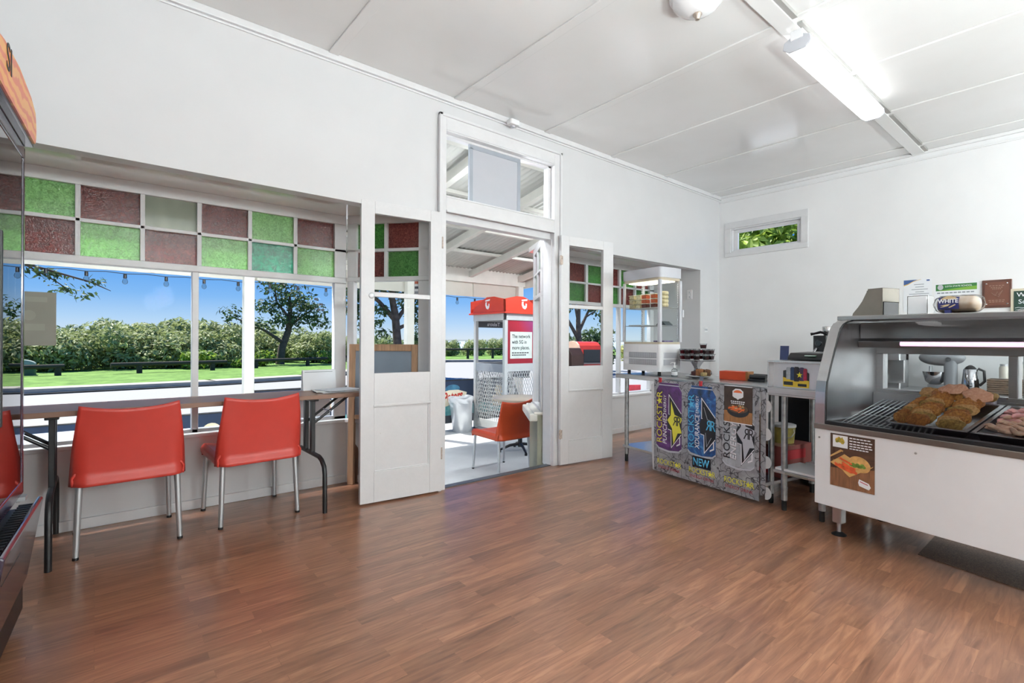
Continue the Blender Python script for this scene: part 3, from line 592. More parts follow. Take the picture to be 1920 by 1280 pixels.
for z in (.47, .64):
    b = B()
    for k in range(9): b.cyl((X0 + .03, .03 + k * .03, z), (-.03, .03 + k * .03, z), .0022, n=6)
    for x in (X0 + .03, -.24, -.03): b.cyl((x, .025, z), (x, D - .025, z), .003, n=6)
    b.done('wire_shelf', M['alu'], t)
b = B()
for x in (X0 + .018, -.02):
    for k in range(26): b.box(x - .005, D - .045, .33 + k * .021, x + .005, D - .035, .342 + k * .021)
b.done('shelf_rail', M['greyplas'], t)
b = B(); b.box(X0 + .04, .05, .885, -.04, D - .05, .892); b.done('light_panel', emit('display lamp', 'fff3d8', 5.0), t)
for z in (.10, .165):
    b = B(); b.box(X0 + .10, -.004, z, -.04, .002, z + .052); g = b.done('vent', mat('vent shade grey %d' % int(z * 1000), '85868a', .6), t)
    b = B()
    for k in range(24): b.box(X0 + .105 + k * .0142, -.007, z + .003, X0 + .111 + k * .0142, -.003, z + .049)
    b.done('vent_slats', M['greyplas'], g)
    b = B(); b.box(X0 + .03, -.003, z + .004, X0 + .09, .001, z + .048); b.done('control_label', M['paper'], t)
    b = B(); b.box(-.002, .05, z, .004, D - .06, z + .052); b.done('side_vent', M['greyplas'], t)
b = B(); b.box(X0 + .22, -.002, .21, -.04, .001, .285); b.done('blank_label', M['whiteplas'], t)
b = B(); b.box(-.004, D, .55, .012, D + .02, .62); b.done('door_handle', M['greyplas'], t, bevel=.004)
for x in (X0 + .05, -.05):
    for y in (.05, D - .05):
        b = B(); b.cyl((x, y, 0), (x, y, .042), .016, n=12); b.done('foot', M['rubber'], t)
DM = Matrix.Translation((3.99, 2.68, .854)) @ RZ(math.atan2(-.993, -.12))
def tub_proto(lidc, fillc, nm):
    t = root('food_tub', '', 'tub', (0, 0, -5)); w = .034
    b = B(); b.prism([(-w * .85, -w * .85), (w * .85, -w * .85), (w * .85, w * .85), (-w * .85, w * .85)], .001, .034); b.done('contents', mat('tub contents ' + nm, fillc, .5, var=.25, scale=60), t, bevel=.004)
    b = B(); b.box(-w, -w, .036, w, w, .042); b.done('lid', mat('tub lid ' + nm, lidc, .35), t, bevel=.002); return t
p1 = tub_proto('f2ecd2', 'd9cfa8', 'cream'); p2 = tub_proto('eee6cf', 'b5552e', 'orange'); p3 = tub_proto('ece4d4', '5e2a22', 'dark')
first = {}
def put(p, key, x, y, z, lab, grp):
    if key not in first: first[key] = p; o = p; o.location = (DM @ Vector((x, y, z))); o.rotation_euler = (0, 0, math.atan2(-.993, -.12) + random.uniform(-.1, .1))
    else: o = dup(p, DM @ Vector((x, y, z)), math.atan2(-.993, -.12) + random.uniform(-.1, .1))
    o['label'] = lab; o['group'] = grp
random.seed(4)
for lv in range(3):
    z = .645 + lv * .044; w = ('bottom', 'middle', 'top')[lv]
    put(p1, 'c', -.425, .10, z, w + ' cream lidded tub of the left end stack in the glass display', 'tubs in the glass display')
    put(p1, 'c', -.345, .11, z, w + ' cream lidded tub of the second stack from the left in the glass display', 'tubs in the glass display')
    k = p2 if lv else p3
    put(k, 'o' if lv else 'd', -.255, .09, z, w + ' orange or dark tub of the third stack from the left in the glass display', 'tubs in the glass display')
    put(k, 'o' if lv else 'd', -.15, .10, z, w + ' reddish tub of the stack beside the corner post in the glass display', 'tubs in the glass display')
for lv in range(4):
    b = B(); b.lathe([(.036, 0), (.042, .008), (.042, .03), (.034, .036), (.01, .037)], 18); o = b.done('wrapped_roll', mat('wrapped roll cream %d' % lv, 'd8c79d', .4, var=.25, scale=30), None, smooth=60)
    tag(o, ['lowest', 'second lowest', 'second highest', 'highest'][lv] + ' wrapped cream roll in the stack at the right pane of the glass display', 'roll', 'wrapped rolls in the glass display'); o.location = DM @ Vector((-.06, .12, .644 + lv * .037))
for k in range(4):
    b = B(); b.box(-.06 + .008 * k, -.05, 0, .05 - .012 * k, .05, .009); o = b.done('dark_slice_tray', mat('dark tray %d' % k, '3c4246', .5)); tag(o, ['lowest', 'second', 'third', 'top'][k] + ' dark flat tray stacked on the middle shelf of the glass display', 'tray', 'dark trays in the glass display')
    o.location = DM @ Vector((-.09, .17, .474 + .0095 * k)); o.rotation_euler = (0, 0, math.atan2(-.993, -.12))
b = B(); b.box(-.07, -.06, 0, .07, .06, .012); o = b.done('wrapped_snack', mat('purple wrapper', '6a5a8c', .3, var=.5, scale=25), None, bevel=.004); tag(o, 'purple and white wrapped snack on the floor of the glass display', 'snack'); o.location = DM @ Vector((-.10, .16, .316)); o.rotation_euler = (0, 0, TH)
b = B(); b.box(-.08, -.07, 0, .08, .07, .008); o = b.done('menu_sheet', mat('pale sheet', 'cfd4dc', .4, var=.1)); tag(o, 'pale folded sheet on the middle shelf of the glass display left side', 'sheet'); o.location = DM @ Vector((-.37, .13, .474)); o.rotation_euler = (0, 0, TH + .1)
# ------------------------------------------------------------------ sanitiser, cup stand, plate, boxes
t = root('hand_sanitiser', 'clear pump bottle of hand sanitiser on the steel bench edge', 'bottle', W(B0, .02, .20, .854), TH)
b = B(); b.lathe([(.024, 0), (.026, .004), (.026, .058), (.022, .068), (.010, .073), (.010, .08)], 24); b.done('bottle', M['plastic'], t, smooth=50)
b = B(); b.lathe([(.0225, .003), (.0235, .006), (.0235, .045), (.004, .046)], 20); b.done('gel', mat('clear gel', 'b9c4cb', .15), t, smooth=50)
b = B(); b.lathe([(.012, .078), (.013, .098), (.005, .10), (.005, .12), (.009, .122), (.009, .13)], 16); b.tube([(0, 0, .126), (-.02, -.012, .128), (-.034, -.018, .118)], .0045, 8); b.done('pump', M['whiteplas'], t, smooth=50)
b = B(); b.lathe([(.0263, .015), (.0263, .045)], 24, caps=False); b.done('label', M['paper'], t, smooth=50)
SX, SY = .085, .415
t = root('cup_stand', 'chrome pedestal stand holding two tiers of dark dessert cups', 'cake stand', W(B0, SX, SY, .854), TH)
b = B(); b.lathe([(.085, 0), (.086, .006), (.07, .014), (.045, .028), (.026, .055), (.022, .07), (.028, .09), (.048, .122), (.06, .138), (.06, .142)], 36); b.done('pedestal', M['chrome'], t, smooth=60)
b = B(); b.lathe([(.06, .14), (.155, .143), (.162, .15), (.158, .152), (.05, .147)], 40); b.done('plate', M['chrome'], t, smooth=40)
b = B(); b.lathe([(.162, .0), (.162, .003)], 40, T(0, 0, .204)); b.done('tier_tray', M['plastic'], t, smooth=40)
def cup_proto(c, nm):
    t = root('dessert_cup', '', 'cup', (0, 0, -5)); 
    b = B(); b.lathe([(.0235, .002), (.0295, .034), (.004, .0345)], 14); b.done('jelly', mat('jelly ' + nm, c, .12, var=.2, scale=30), t, smooth=50)
    b = B(); b.lathe([(.024, 0), (.031, .043), (.0325, .043), (.0325, .046), (.002, .047)], 14); b.done('cup_shell', M['plastic'], t, smooth=50); return t
q1 = cup_proto('2a0d12', 'dark plum'); q2 = cup_proto('6a1620', 'red'); used = {}
for tier, z in ((0, 1.010), (1, 1.062)):
    for k in range(9):
        a = -PI / 2 + 2 * PI * k / 9; x = SX + .122 * math.cos(a); y = SY + .122 * math.sin(a); redc = x < SX - .02
        p = q2 if redc else q1; key = redc
        if key not in used: used[key] = 1; o = p; o.location = W(B0, x, y, z)
        else: o = dup(p, W(B0, x, y, z))
        o['label'] = ('red' if redc else 'dark plum') + ' jelly cup on the ' + ('lower', 'upper')[tier] + ' tier of the pedestal stand'; o['group'] = ('red' if redc else 'dark') + ' cups on the ' + ('lower', 'upper')[tier] + ' tier'
o = dup(q1, W(B0, SX + .115, SY - .05, 1.112)); o['label'] = 'single dark jelly cup standing on top of the upper tier'
t = root('snack_plate', 'round white plate of wrapped slices beside the pedestal stand', 'plate', W(B0, .25, .26, .8545), TH)
b = B(); b.lathe([(.06, 0), (.065, .004), (.115, .018), (.116, .021), (.06, .008), (.004, .007)], 36); b.done('dish', M['white'], t, smooth=50)
for k, (dx, dy, s, c, lab) in enumerate(((-.045, .0, (.035, .03, .022), '5a2a28', 'dark red wrapped slice at the left of the snack plate'), (.01, .0, (.04, .035, .034), '8a5a34', 'big golden brown wrapped slice in the middle of the snack plate'), (.06, .03, (.033, .03, .032), '6b4526', 'dark brown wrapped slice at the right of the snack plate'), (.065, -.02, (.028, .025, .02), 'a08a5a', 'pale yellow wrapped slice at the right front of the snack plate'))):
    t = root('wrapped_slice', lab, 'slice', W(B0, .24 + dx, .27 + dy, .854 + .018 + s[2] * .95), TH + .4 * k, 'slices on the snack plate')
    b = B(); b.box(-s[0] * .8, -s[1] * .8, -s[2] * .85, s[0] * .8, s[1] * .8, s[2] * .85); b.done('cake', mat('slice %d' % k, c, .6, var=.4, scale=40), t, bevel=.006, smooth=40)
    b = B(); b.blob(S3(s[0] * 1.15, s[1] * 1.15, s[2] * 1.0), .18, 2.6, k, 3); b.done('film', M['plastic'], t, smooth=180)
t = root('orange_box', 'long orange red box lying on the bench behind the food flyer', 'box', W(B0, .51, .40, .854), TH + .2)
b = B(); b.box(-.12, -.05, 0, .12, .06, .072); b.done('carton', mat('orange red card', 'c0421f', .5, var=.08), t, bevel=.003)
b = B(); b.box(.105, -.052, .004, .121, .06, .074); b.done('end_tab', mat('brown tab', '8a5a2c', .6), t)
t = root('wrap_dispenser', 'black roll dispenser lying beside the orange box', 'dispenser', W(B0, .715, .42, .854), TH + .1)
b = B(); b.box(-.07, -.05, 0, .07, .06, .02); b.done('tray', M['black'], t, bevel=.003); b = B(); b.cyl((-.065, -.02, .035), (.065, -.02, .035), .02, n=18); b.cyl((-.065, .035, .045), (.065, .035, .045), .013, n=14); b.done('rollers', M['greyplas'] if False else M['black'], t, smooth=50)
b = B(); b.box(-.02, -.001, -.022, .02, .001, .022); o = b.done('shelf_tag', mat('blue grey tag', '5b6678', .5)); o.location = W(B0, .50, -.004, .872); o.rotation_euler = (-.1, 0, TH); tag(o, 'small blue grey price tag at the bench edge above the flyer', 'tag')
# ------------------------------------------------------------------ stored goods under the benches
t = root('carton', 'red and brown cardboard carton under the right end of the steel bench', 'carton', W(B0, .92, .42, .162), TH)
b = B(); b.box(-.13, -.17, 0, .10, .2, .235); b.done('box', mat('red brown card', '8a4a44', .8, var=.12), t, bevel=.003)
b = B(); b.box(-.12, -.1715, .09, -.03, -.17, .14); b.box(-.12, -.1715, .02, .0, -.17, .05); b.box(.1, -.12, .13, .1015, .12, .2); b.done('print', mat('carton red print', 'b02a30', .7), t)
b = B(); b.box(-.135, -.175, .235, .105, -.02, .24, T(0, 0, 0)); b.done('flap', mat('card flap', 'a67e66', .8), t)
t = root('white_tub', 'clear bucket of yellow sauce with a white lid standing on the red carton', 'bucket', W(B0, .93, .40, .405), TH)
b = B(); b.lathe([(.075, 0), (.085, .125), (.083, .125)], 28); b.done('bucket', mat('yellow sauce tub', 'a99c55', .3, var=.25, scale=20), t, smooth=50)
b = B(); b.lathe([(.086, .12), (.09, .122), (.09, .138), (.08, .142), (.003, .142)], 28); b.done('lid', M['whiteplas'], t, smooth=40)
b = B(); b.tube([(.085, 0, .11), (.11, -.03, .09), (.105, -.06, .06), (.08, -.06, .05)], .004, 8); b.done('handle', M['whiteplas'], t)
t = root('paper_bag', 'brown paper carrier bag behind the display board end flaps', 'bag', W(B0, .69, .40, .162), TH - .15)
b = B()
def bagf(u, v):
    a = u * 2 * PI; w = .075 - .01 * v; q = max(abs(math.cos(a)), abs(math.sin(a))); return (w * math.cos(a) / q * 1.0, (.05 - .03 * v) * math.sin(a) / q + .01 * math.sin(9 * v + 3 * a), v * .43)
b.grid(bagf, 24, 14, cu=True); b.done('bag', mat('brown kraft', '8b6848', .85, var=.15), t, smooth=60)
b = B(); b.tube([(-.03, 0, .42), (-.03, -.01, .48), (0, -.015, .50), (.03, -.01, .48), (.03, 0, .42)], .004, 6); b.done('handle', mat('kraft cord', 'a37f5a', .8), t)
for k, (x, y, z, h, c, lab) in enumerate(((1.20, .42, .297, .13, 'c9cfd8', 'white blue capped bottle on the till bench undershelf'), (1.27, .46, .297, .10, '2c4f8f', 'blue bottle on the till bench undershelf'), (1.34, .44, .297, .12, '8f4a5e', 'pink bottle on the till bench undershelf'))):
    t = root('cleaning_bottle', lab, 'bottle', W(B0, x, y, z), 0, 'bottles on the till bench undershelf')
    b = B(); b.lathe([(.03, 0), (.032, .01), (.032, h * .7), (.012, h * .85), (.012, h)], 18); b.done('bottle', mat('bottle col %d' % k, c, .35, var=.2, scale=30), t, smooth=50)
    b = B(); b.cyl((0, 0, h), (0, 0, h + .025), .015, n=14); b.done('cap', M['whiteplas'] if k else mat('blue cap', '274a96', .4), t, smooth=50)
b = B(); b.box(1.38, .28, .299, 1.46, .51, .37); b.box(1.375, .275, .37, 1.465, .515, .378); o = b.done('storage_tub', M['whiteplas'], None, bevel=.004); o.location = (B0[0], B0[1], 0); o.rotation_euler = (0, 0, TH); tag(o, 'white lidded storage tub on the till bench undershelf by the counter', 'tub')
t = root('dark_backing_fridge', 'added dark fridge shape for the deep shade and appliances behind the steel bench legs', 'fridge', W(B0, 1.05, .80, 0), TH)  # added dark box for the deep shade and dark appliances under the bench
b = B(); b.box(-.42, 0, .03, .42, .5, .80); b.done('body', mat('dark navy casing', '141821', .5), t, bevel=.006)
b = B(); b.box(-.41, -.02, .06, .41, 0, .79); b.done('door', mat('dark navy door', '10141c', .4), t, bevel=.004)
b = B(); b.box(-.36, -.035, .68, .36, -.018, .70); b.done('handle', M['black'], t)
# ================================================================== DISPLAY BOARD with drink cans
TP = math.atan2(-.986, -.166)
t = root('display_board', 'folded cardboard drink display of three large cans in front of the steel bench', 'display board', (3.84, 2.634, 0), TP)
def crackmat():
    n = NT('cracked grey concrete print'); v = n.coords(); vo = n.add('ShaderNodeTexVoronoi'); vo.feature = 'DISTANCE_TO_EDGE'; vo.inputs['Scale'].default_value = 11
    nz = n.add('ShaderNodeTexNoise'); nz.inputs['Scale'].default_value = 9; n.ln(v, nz.inputs['Vector']); ad = n.add('ShaderNodeVectorMath', operation='MULTIPLY_ADD'); n.ln(nz.outputs['Color'], ad.inputs[0]); ad.inputs[1].default_value = (.22, .22, .22); n.ln(v, ad.inputs[2])
    n.ln(ad.outputs[0], vo.inputs['Vector']); c1 = n.ramp(vo.outputs['Distance'], [(.0, '232226'), (.018, '6e6d72'), (.045, 'b6b6ba')]); c2 = n.ramp(n.noise(7, v, 6, .7), [(.3, '8a898e'), (.7, 'f0f0f2')])
    mx = n.add('ShaderNodeMix', data_type='RGBA', blend_type='MULTIPLY'); mx.inputs[0].default_value = .9; n.ln(c1, mx.inputs[6]); n.ln(c2, mx.inputs[7]); n.ln(mx.outputs[2], n.b.inputs['Base Color']); n.b.inputs['Roughness'].default_value = .45; return n.m
CR = crackmat()
def canmat(nm, a, c, e): 
    n = NT(nm); v = n.coords(); n.ln(n.ramp(n.noise(9, v, 5, .65, .8), [(.3, a), (.55, c), (.75, e)]), n.b.inputs['Base Color']); n.b.inputs['Roughness'].default_value = .35; return n.m
Y_ = mat('print yellow', 'dfd843', .4); W_ = mat('print white', 'e4e4ea', .4); K_n = mat('print black', '14131a', .4); R_ = mat('print dark red', '9c2a3a', .45); BL = mat('print sky blue', '4fb0dc', .4); SV = mat('print silver', 'b9bcc6', .35)
TXT = FRONT
def vtext(b, s, size, x, z, y, sx=1.0, bold=0, shear=0, ax='LEFT'): b.text(s, size, T(x, y, z) @ FRONT @ RZ(PI / 2), .0006, ax, 'CENTER', sx, bold, shear)
def rock(b, x0, x1, z0, z1, y, vert=False):     # ROCKST*R with a star for the A, horizontal or reading upwards
    L_ = (z1 - z0) if vert else (x1 - x0); h = (x1 - x0) if vert else (z1 - z0)
    Mx = (T(x1, y, z0) @ FRONT @ RZ(PI / 2)) if vert else (T(x0, y, z0) @ FRONT)
    b.fit('ROCKST', L_ * .735, h, Mx); b.fit('R', L_ * .115, h, Mx @ T(L_ * .885, 0, 0))
    q = star(L_ * .81, h * .48, h * .62, a0=90); b.prism(q, 0, .0008, Mx)
def panel(x0, x1, top, canc, word, word2, wc, wc2, sin, sout, sblk, rr, newtag, sh, wz):
    wd = x1 - x0; cx = (x0 + x1) / 2
    b = B(); b.box(x0, -.004, .03, x1, .0, top); p = b.done('panel', CR, t)
    cl, cr_ = x0 + .03, x1 - .035; zb, zt = .235 + sh, .815; cw = cr_ - cl; ch = zt - zb
    b = B(); pts = [(cl, zb + .035), (cl + .03, zb + .012), (cx, zb), (cr_ - .03, zb + .012), (cr_, zb + .035), (cr_, zt - .07), (cr_ - .035, zt - .02), (cr_ - .035, zt), (cl + .035, zt), (cl + .035, zt - .02), (cl, zt - .07)]
    b.prismF(pts, -.006, -.004); b.done('can_print', canc, p)
    b = B(); b.prismF([(cl, zb + .035), (cl + .03, zb + .01), (cx, zb - .003), (cr_ - .03, zb + .01), (cr_, zb + .035), (cr_, zb + .022), (cr_ - .03, zb - .003), (cx, zb - .018), (cl + .03, zb - .003), (cl, zb + .022)], -.0065, -.004)
    b.prismF([(cl + .03, zt - .024), (cr_ - .03, zt - .024), (cr_ - .03, zt - .016), (cl + .03, zt - .016)], -.0065, -.004); b.done('can_rim_print', SV, p)
    P = lambda l: [(cl + a * cw, zb + c * ch) for a, c in l]
    b = B(); b.prismF(P([(.50, .86), (1, .57), (1, .25), (.60, .03), (.585, .30), (.48, .31), (.43, .45), (.50, .545)]), -.0072, -.005); b.done('star_back_print', sblk, p)
    b = B(); b.ribbon(P([(.535, .54), (.515, .54), (.515, .83), (.985, .575)]), .006, -.0078, -.006); b.ribbon(P([(.49, .315), (.60, .305), (.615, .05), (.985, .265)]), .006, -.0078, -.006); b.done('star_outline_print', sout, p)
    b = B(); b.prismF(P([(.60, .735), (.735, .545), (1, .51), (1, .47), (.93, .40), (1, .31), (1, .29), (.86, .28), (.70, .11), (.645, .335), (.455, .45), (.59, .53)]), -.0084, -.006); b.done('star_print', sin, p)
    if sin is K_n:
        b = B(); b.ribbon(P([(.60, .70), (.725, .535), (.99, .50)]), .003, -.009, -.008); b.ribbon(P([(.66, .34), (.70, .15), (.86, .285)]), .003, -.009, -.008); b.done('star_edge_print', SV, p)
    b = B(); rz = zb + .385 * ch; b.fit('R', cw * .16, .078, T(cl + .845 * cw, -.0092, rz) @ FRONT); b.fit('R', cw * .16, .078, T(cl + .835 * cw, -.0092, rz) @ FRONT @ S3(-1, 1, 1)); b.done('monogram', rr, p)
    b = B(); rock(b, cl + .03 * cw, cl + .245 * cw, zb + .10 * ch, zb + .87 * ch, -.0088, True); b.done('lettering', wc, p)
    b = B(); Mv = T(cl + (.44 if word2 else .45) * cw, -.009, zb + .09 * ch) @ FRONT @ RZ(PI / 2); b.fit(word, wz * ch, cw * (.165 if word2 else .19), Mv, bold=.012, shear=.12)
    if word2: b.fit(word2, .255 * ch, cw * .105, T(cl + .41 * cw, -.009, zb + (.105 + wz) * ch) @ FRONT @ RZ(PI / 2), bold=.004)
    b.done('flavour_lettering', wc2, p)
    b = B(); b.prismF([(cr_ - .05, zb + .05), (cr_ - .012, zb + .07), (cr_ - .012, zb + .082), (cr_ - .05, zb + .062)], -.0092, -.007); b.prismF([(cr_ - .02, zb + .08), (cr_ - .012, zb + .08), (cr_ - .012, zb + .13), (cr_ - .02, zb + .13)], -.0092, -.007); b.done('small_print', W_, p)
    b = B(); rock(b, x0 + .045, x1 - .035, .105, .148, -.0055); b.done('brand_lettering', Y_, p)
    b = B(); b.fit('ENERGY DRINK', wd * .70, .024, T(x0 + .055, -.005, .066) @ FRONT); b.done('drink_lettering', R_, p)
    if newtag:
        b = B(); b.box(cx - .088, -.0075, .156, cx + .088, -.004, .245); n_ = b.done('new_patch', K_n, p); b = B(); b.fit('NEW', .155, .062, T(cx - .078, -.008, .17) @ FRONT, bold=.02); b.done('new_lettering', BL, p)
panel(0, .345, .835, canmat('purple can', '2b1a33', '5a2c6e', '7a4a8e'), 'PUNCHED', 'ENERGY', Y_, W_, Y_, W_, K_n, K_n, False, 0, .46)
panel(.345, .68, .845, canmat('blue can', '16202f', '24508f', '5aa6dc'), 'XDURANCE', 'ENERGY', BL, W_, K_n, W_, K_n, BL, True, .02, .50)
panel(.68, 1.01, .84, canmat('silver can', '8d9098', 'aeb2ba', 'd0d3da'), 'ENERGY', '', K_n, W_, SV, W_, K_n, K_n, False, 0, .50)
b = B(); b.prismF([(-.035, .79), (-.012, .80), (0, .835), (0, .03), (-.014, .035), (-.03, .3)], -.002, .002, RZ(-.0)); b.done('side_flap', mat('white card edge', 'd5d6da', .6), t)
b = B(); b.prismF([(1.01, .07), (1.035, .075), (1.05, .10), (1.05, .82), (1.035, .84), (1.01, .84)], .012, .015); b.done('return_strip', CR, t)
for z in (.05, .27, .47, .67):
    b = B(); b.prismF([(1.045, z)] + ell(1.05, z + .045, .042, .045, 12, -90, 90) + [(1.045, z + .09)], .016, .019); b.done('locking_tab', mat('white tab %d' % int(z * 100), 'c9cacd', .6), t)
for x, lab in ((.075, 'red clip on the bench edge above the purple can'), (.505, 'red clip on the bench edge above the blue can')):
    t2 = root('bulldog_clip', lab, 'clip', Vector((3.84, 2.634, .845)) + RZ(TP) @ Vector((x, -.004, 0)), TP, 'clips on the display board')
    b = B(); b.box(-.012, -.012, -.03, .012, .004, .012); b.done('jaw', mat('red clip plastic', 'b31f2c', .35) if 'red clip plastic' not in bpy.data.materials else bpy.data.materials['red clip plastic'], t2, bevel=.003); b = B(); b.tube([(-.009, -.012, .0), (-.009, -.02, .022), (.009, -.02, .022), (.009, -.012, 0)], .002, 6); b.done('lever', M['chrome'], t2)
# food flyer fixed over the third can
FO = Vector((3.84, 2.634, 0)) + RZ(TP) @ Vector((.845, -.012, .705))
t = root('loaded_fries_flyer', 'food flyer of a dark bowl of loaded fries hung over the silver can', 'flyer', FO, TP)
b = B(); b.box(-.118, -.002, -.142, .118, 0, .14); b.done('sheet', mat('flyer dark brown', '3a2a22', .4, var=.4, scale=12), t)
b = B(); b.box(-.118, -.0026, -.142, .118, -.001, -.135); b.box(-.118, -.0026, .134, .118, -.001, .14); b.done('white_edge', M['paper'], t)
b = B(); b.box(-.118, -.0028, -.134, .118, -.001, -.05); b.done('table_print', mat('flyer timber', '9a6a3f', .4, var=.3, scale=14, stretch=(12, 1, 1)), t)
b = B(); b.prismF(ell(.0, -.045, .092, .05), -.0036, -.002); b.done('bowl_print', M['ink'], t)
b = B(); b.prismF(ell(.0, -.03, .085, .032), -.0042, -.002); b.done('rim_print', mat('bowl inner', '5a4332', .5), t)
random.seed(3); b = B()
for k in range(16): b.box(-.03, -.0052 - .0001 * k, -.0035, .03, -.004, .0035, T(random.uniform(-.055, .045), 0, random.uniform(-.045, -.02)) @ RY(random.uniform(-.7, .3)))
b.done('fries_print', mat('fries orange', 'd9682f', .5, var=.25, scale=60), t)
b = B()
for k in range(12): b.prismF(ell(random.uniform(-.05, .06), random.uniform(-.03, -.005), .008, .005, 8), -.0072, -.006)
b.done('topping_print', mat('topping print', 'b9a47a', .5, var=.5, scale=50), t)
b = B(); b.prismF([(-.045, .06), (-.03, .05), (-.012, .045), (0, .035), (.012, .045), (.03, .05), (.045, .06), (.045, .10), (.02, .118), (-.02, .118), (-.045, .10)], -.003, -.001); b.done('badge_print', M['paper'], t)
b = B(); b.prismF(ell(0, .088, .035, .02, 16, 0, 180), -.0036, -.002); b.done('badge_top', mat('badge orange', 'd9683a', .5), t)
b = B()
for z, w in ((.022, .06), (.008, .055)):
    for k in range(7): b.box(-w + k * w * .29, -.003, z - .004, -w + k * w * .29 + w * .2, -.001, z + .004)
b.done('print_lines', M['paper'], t)
# ================================================================== CURVED GLASS DISPLAY COUNTER
L = 1.5
t = root('display_counter', 'curved glass refrigerated display counter with a white front panel', 'display counter', (C0[0], C0[1], 0), TH)
b = B(); b.box(0, 0, .20, L, .02, .652); b.done('front_panel', M['white'], t, bevel=.003)
b = B(); b.box(.004, .02, .20, L, .74, .64); b.done('body', M['steel'], t)
b = B(); b.box(-.004, -.006, .652, L, .03, .684); b.done('front_lip', mat('dull steel lip', 'a09c96', .32, 1, var=.05), t, bevel=.003)
b = B(); b.box(.06, -.004, .684, L, .035, .706); b.done('gasket', M['black'], t, bevel=.003)
prof = [(.012, .684), (.014, .80), (.018, .87), (.028, .935), (.068, 1.037), (.112, 1.14), (.154, 1.235), (.172, 1.262), (.205, 1.288), (.25, 1.303), (.30, 1.31)]
for x0, x1, sw in ((0, .058, 1), (L - .058, L, -1)):
    b = B()
    for (y0, z0), (y1, z1) in zip(prof, prof[1:]):
        vs = [b.bm.verts.new(p) for p in ((x0, y0 - .012, z0), (x1, y0 - .012, z0), (x1, y1 - .012, z1 + .004), (x0, y1 - .012, z1 + .004))]; b.bm.faces.new(vs)
    b.prismX([(y, z) for y, z in prof] + [(.74, 1.31), (.74, .645), (.0, .645)], x0 if sw == 1 else L - .012, x0 + .012 if sw == 1 else L)
    b.done('end_frame', M['steel'], t, smooth=35)
gp = []
for i in range(len(prof) - 1):
    for k in range(3): f = k / 3; gp.append((prof[i][0] * (1 - f) + prof[i + 1][0] * f, prof[i][1] * (1 - f) + prof[i + 1][1] * f))
gp.append(prof[-1])
b = B(); n_ = len(gp) - 1
b.grid(lambda u, v: (.05 + u * (L - .1), gp[round(v * n_)][0] + .012, gp[round(v * n_)][1] + .006 * (v < .01)), 2, n_); b.done('curved_glass', M['cabglass'], t, smooth=180, flip=False)
b = B(); b.tube([(.052, y + .008, z) for y, z in prof], .006, 6); b.done('glass_seal', M['black'], t)
b = B(); b.box(-.03, .285, 0, L + .02, .76, .028, T(0, 0, 1.312) @ RY(.012)); b.done('top_slab', M['steelH'], t, bevel=.004)
# tilted deck
DK = T(0, .13, .688) @ RX(.23)
b = B(); b.box(.06, -.10, -.05, L - .06, .56, -.03, DK); b.done('deck_floor', mat('dark deck grey', '2d2a33', .5), t)  # dark floor under the wire rack
b = B()
for k in range(17): b.cyl((.085 + k * .028, -.07, .0), (.085 + k * .028, .50, .0), .0032, n=6, M=DK)
for y in (-.07, .04, .20, .36, .50): b.cyl((.075, y, -.004), (.56, y, -.004), .0032, n=6, M=DK)
b.done('wire_rack', M['alu'], t)
b = B()
for y in (.07, .24, .40): b.box(.09, y, -.016, .40, y + .012, -.010, DK)
b.done('rack_bars', M['black'], t)
b = B(); b.box(.012, .02, .66, .06, .72, .70); b.box(.02, .62, .70, L - .02, .70, .845); b.prismX([(y + .03, z - .02) for y, z in prof[1:]] + [(.70, 1.29), (.70, .70), (.04, .70)], .013, .018); b.done('inner_lining', mat('inner steel lining', 'c4c4c6', .35, .9, var=.05), t)
# light rail, canopy and rear sliding doors
b = B(); b.box(.02, .46, 1.19, L - .02, .70, 1.30); b.prismX([(.44, 1.14), (.50, 1.14), (.52, 1.19), (.46, 1.20), (.43, 1.18)], .02, L - .02); b.done('light_canopy', M['steelH'], t, bevel=.003)
b = B(); b.cyl((.26, .432, 1.165), (L - .05, .432, 1.165), .013, n=12); b.done('light_tube', emit('pink display tube', 'ffc8ec', 1.7), t, smooth=60)
b = B()
b.box(.0, .66, 1.10, L, .72, 1.16); b.box(.0, .66, .84, L, .72, .868)
for x0, x1 in ((.01, .06), (.675, .715), (.735, .775), (1.42, 1.49)): b.box(x0, .66, .868, x1, .72, 1.10)
b.done('rear_door_frame', M['steelH'], t, bevel=.003)
b = B(); b.box(.06, .655, .862, .675, .66, .869); b.done('door_track', M['chrome'], t)
b = B(); b.quad((.06, .69, .868), (.675, .69, .868), (.675, .69, 1.10), (.06, .69, 1.10)); b.quad((.775, .70, .868), (1.42, .70, .868), (1.42, .70, 1.10), (.775, .70, 1.10)); b.done('rear_glass', M['cabglass'], t, flip=False)
def cleg(x, y):
    b = B(); b.box(x - .026, y - .026, .075, x + .026, y + .026, .20); l = b.done('leg', M['steel'], t, bevel=.003)
    b = B(); b.cyl((x, y, .015), (x, y, .08), .011, n=14); b.done('rod', M['chrome'], l, smooth=50)
    b = B(); b.lathe([(.04, 0), (.041, .004), (.03, .012), (.013, .02)], 24, T(x, y, 0)); b.done('foot', M['black'], l, smooth=50)
for x, y in ((.069, .138), (1.42, .138), (.069, .66), (1.42, .66)): cleg(x, y)
for x, z in ((.028, .60), (.52, .60)):
    b = B(); b.lathe([(.006, 0), (.006, .002), (.003, .003)], 12, T(x, 0, z) @ RX(PI / 2)); b.done('screw', M['galv'], t)
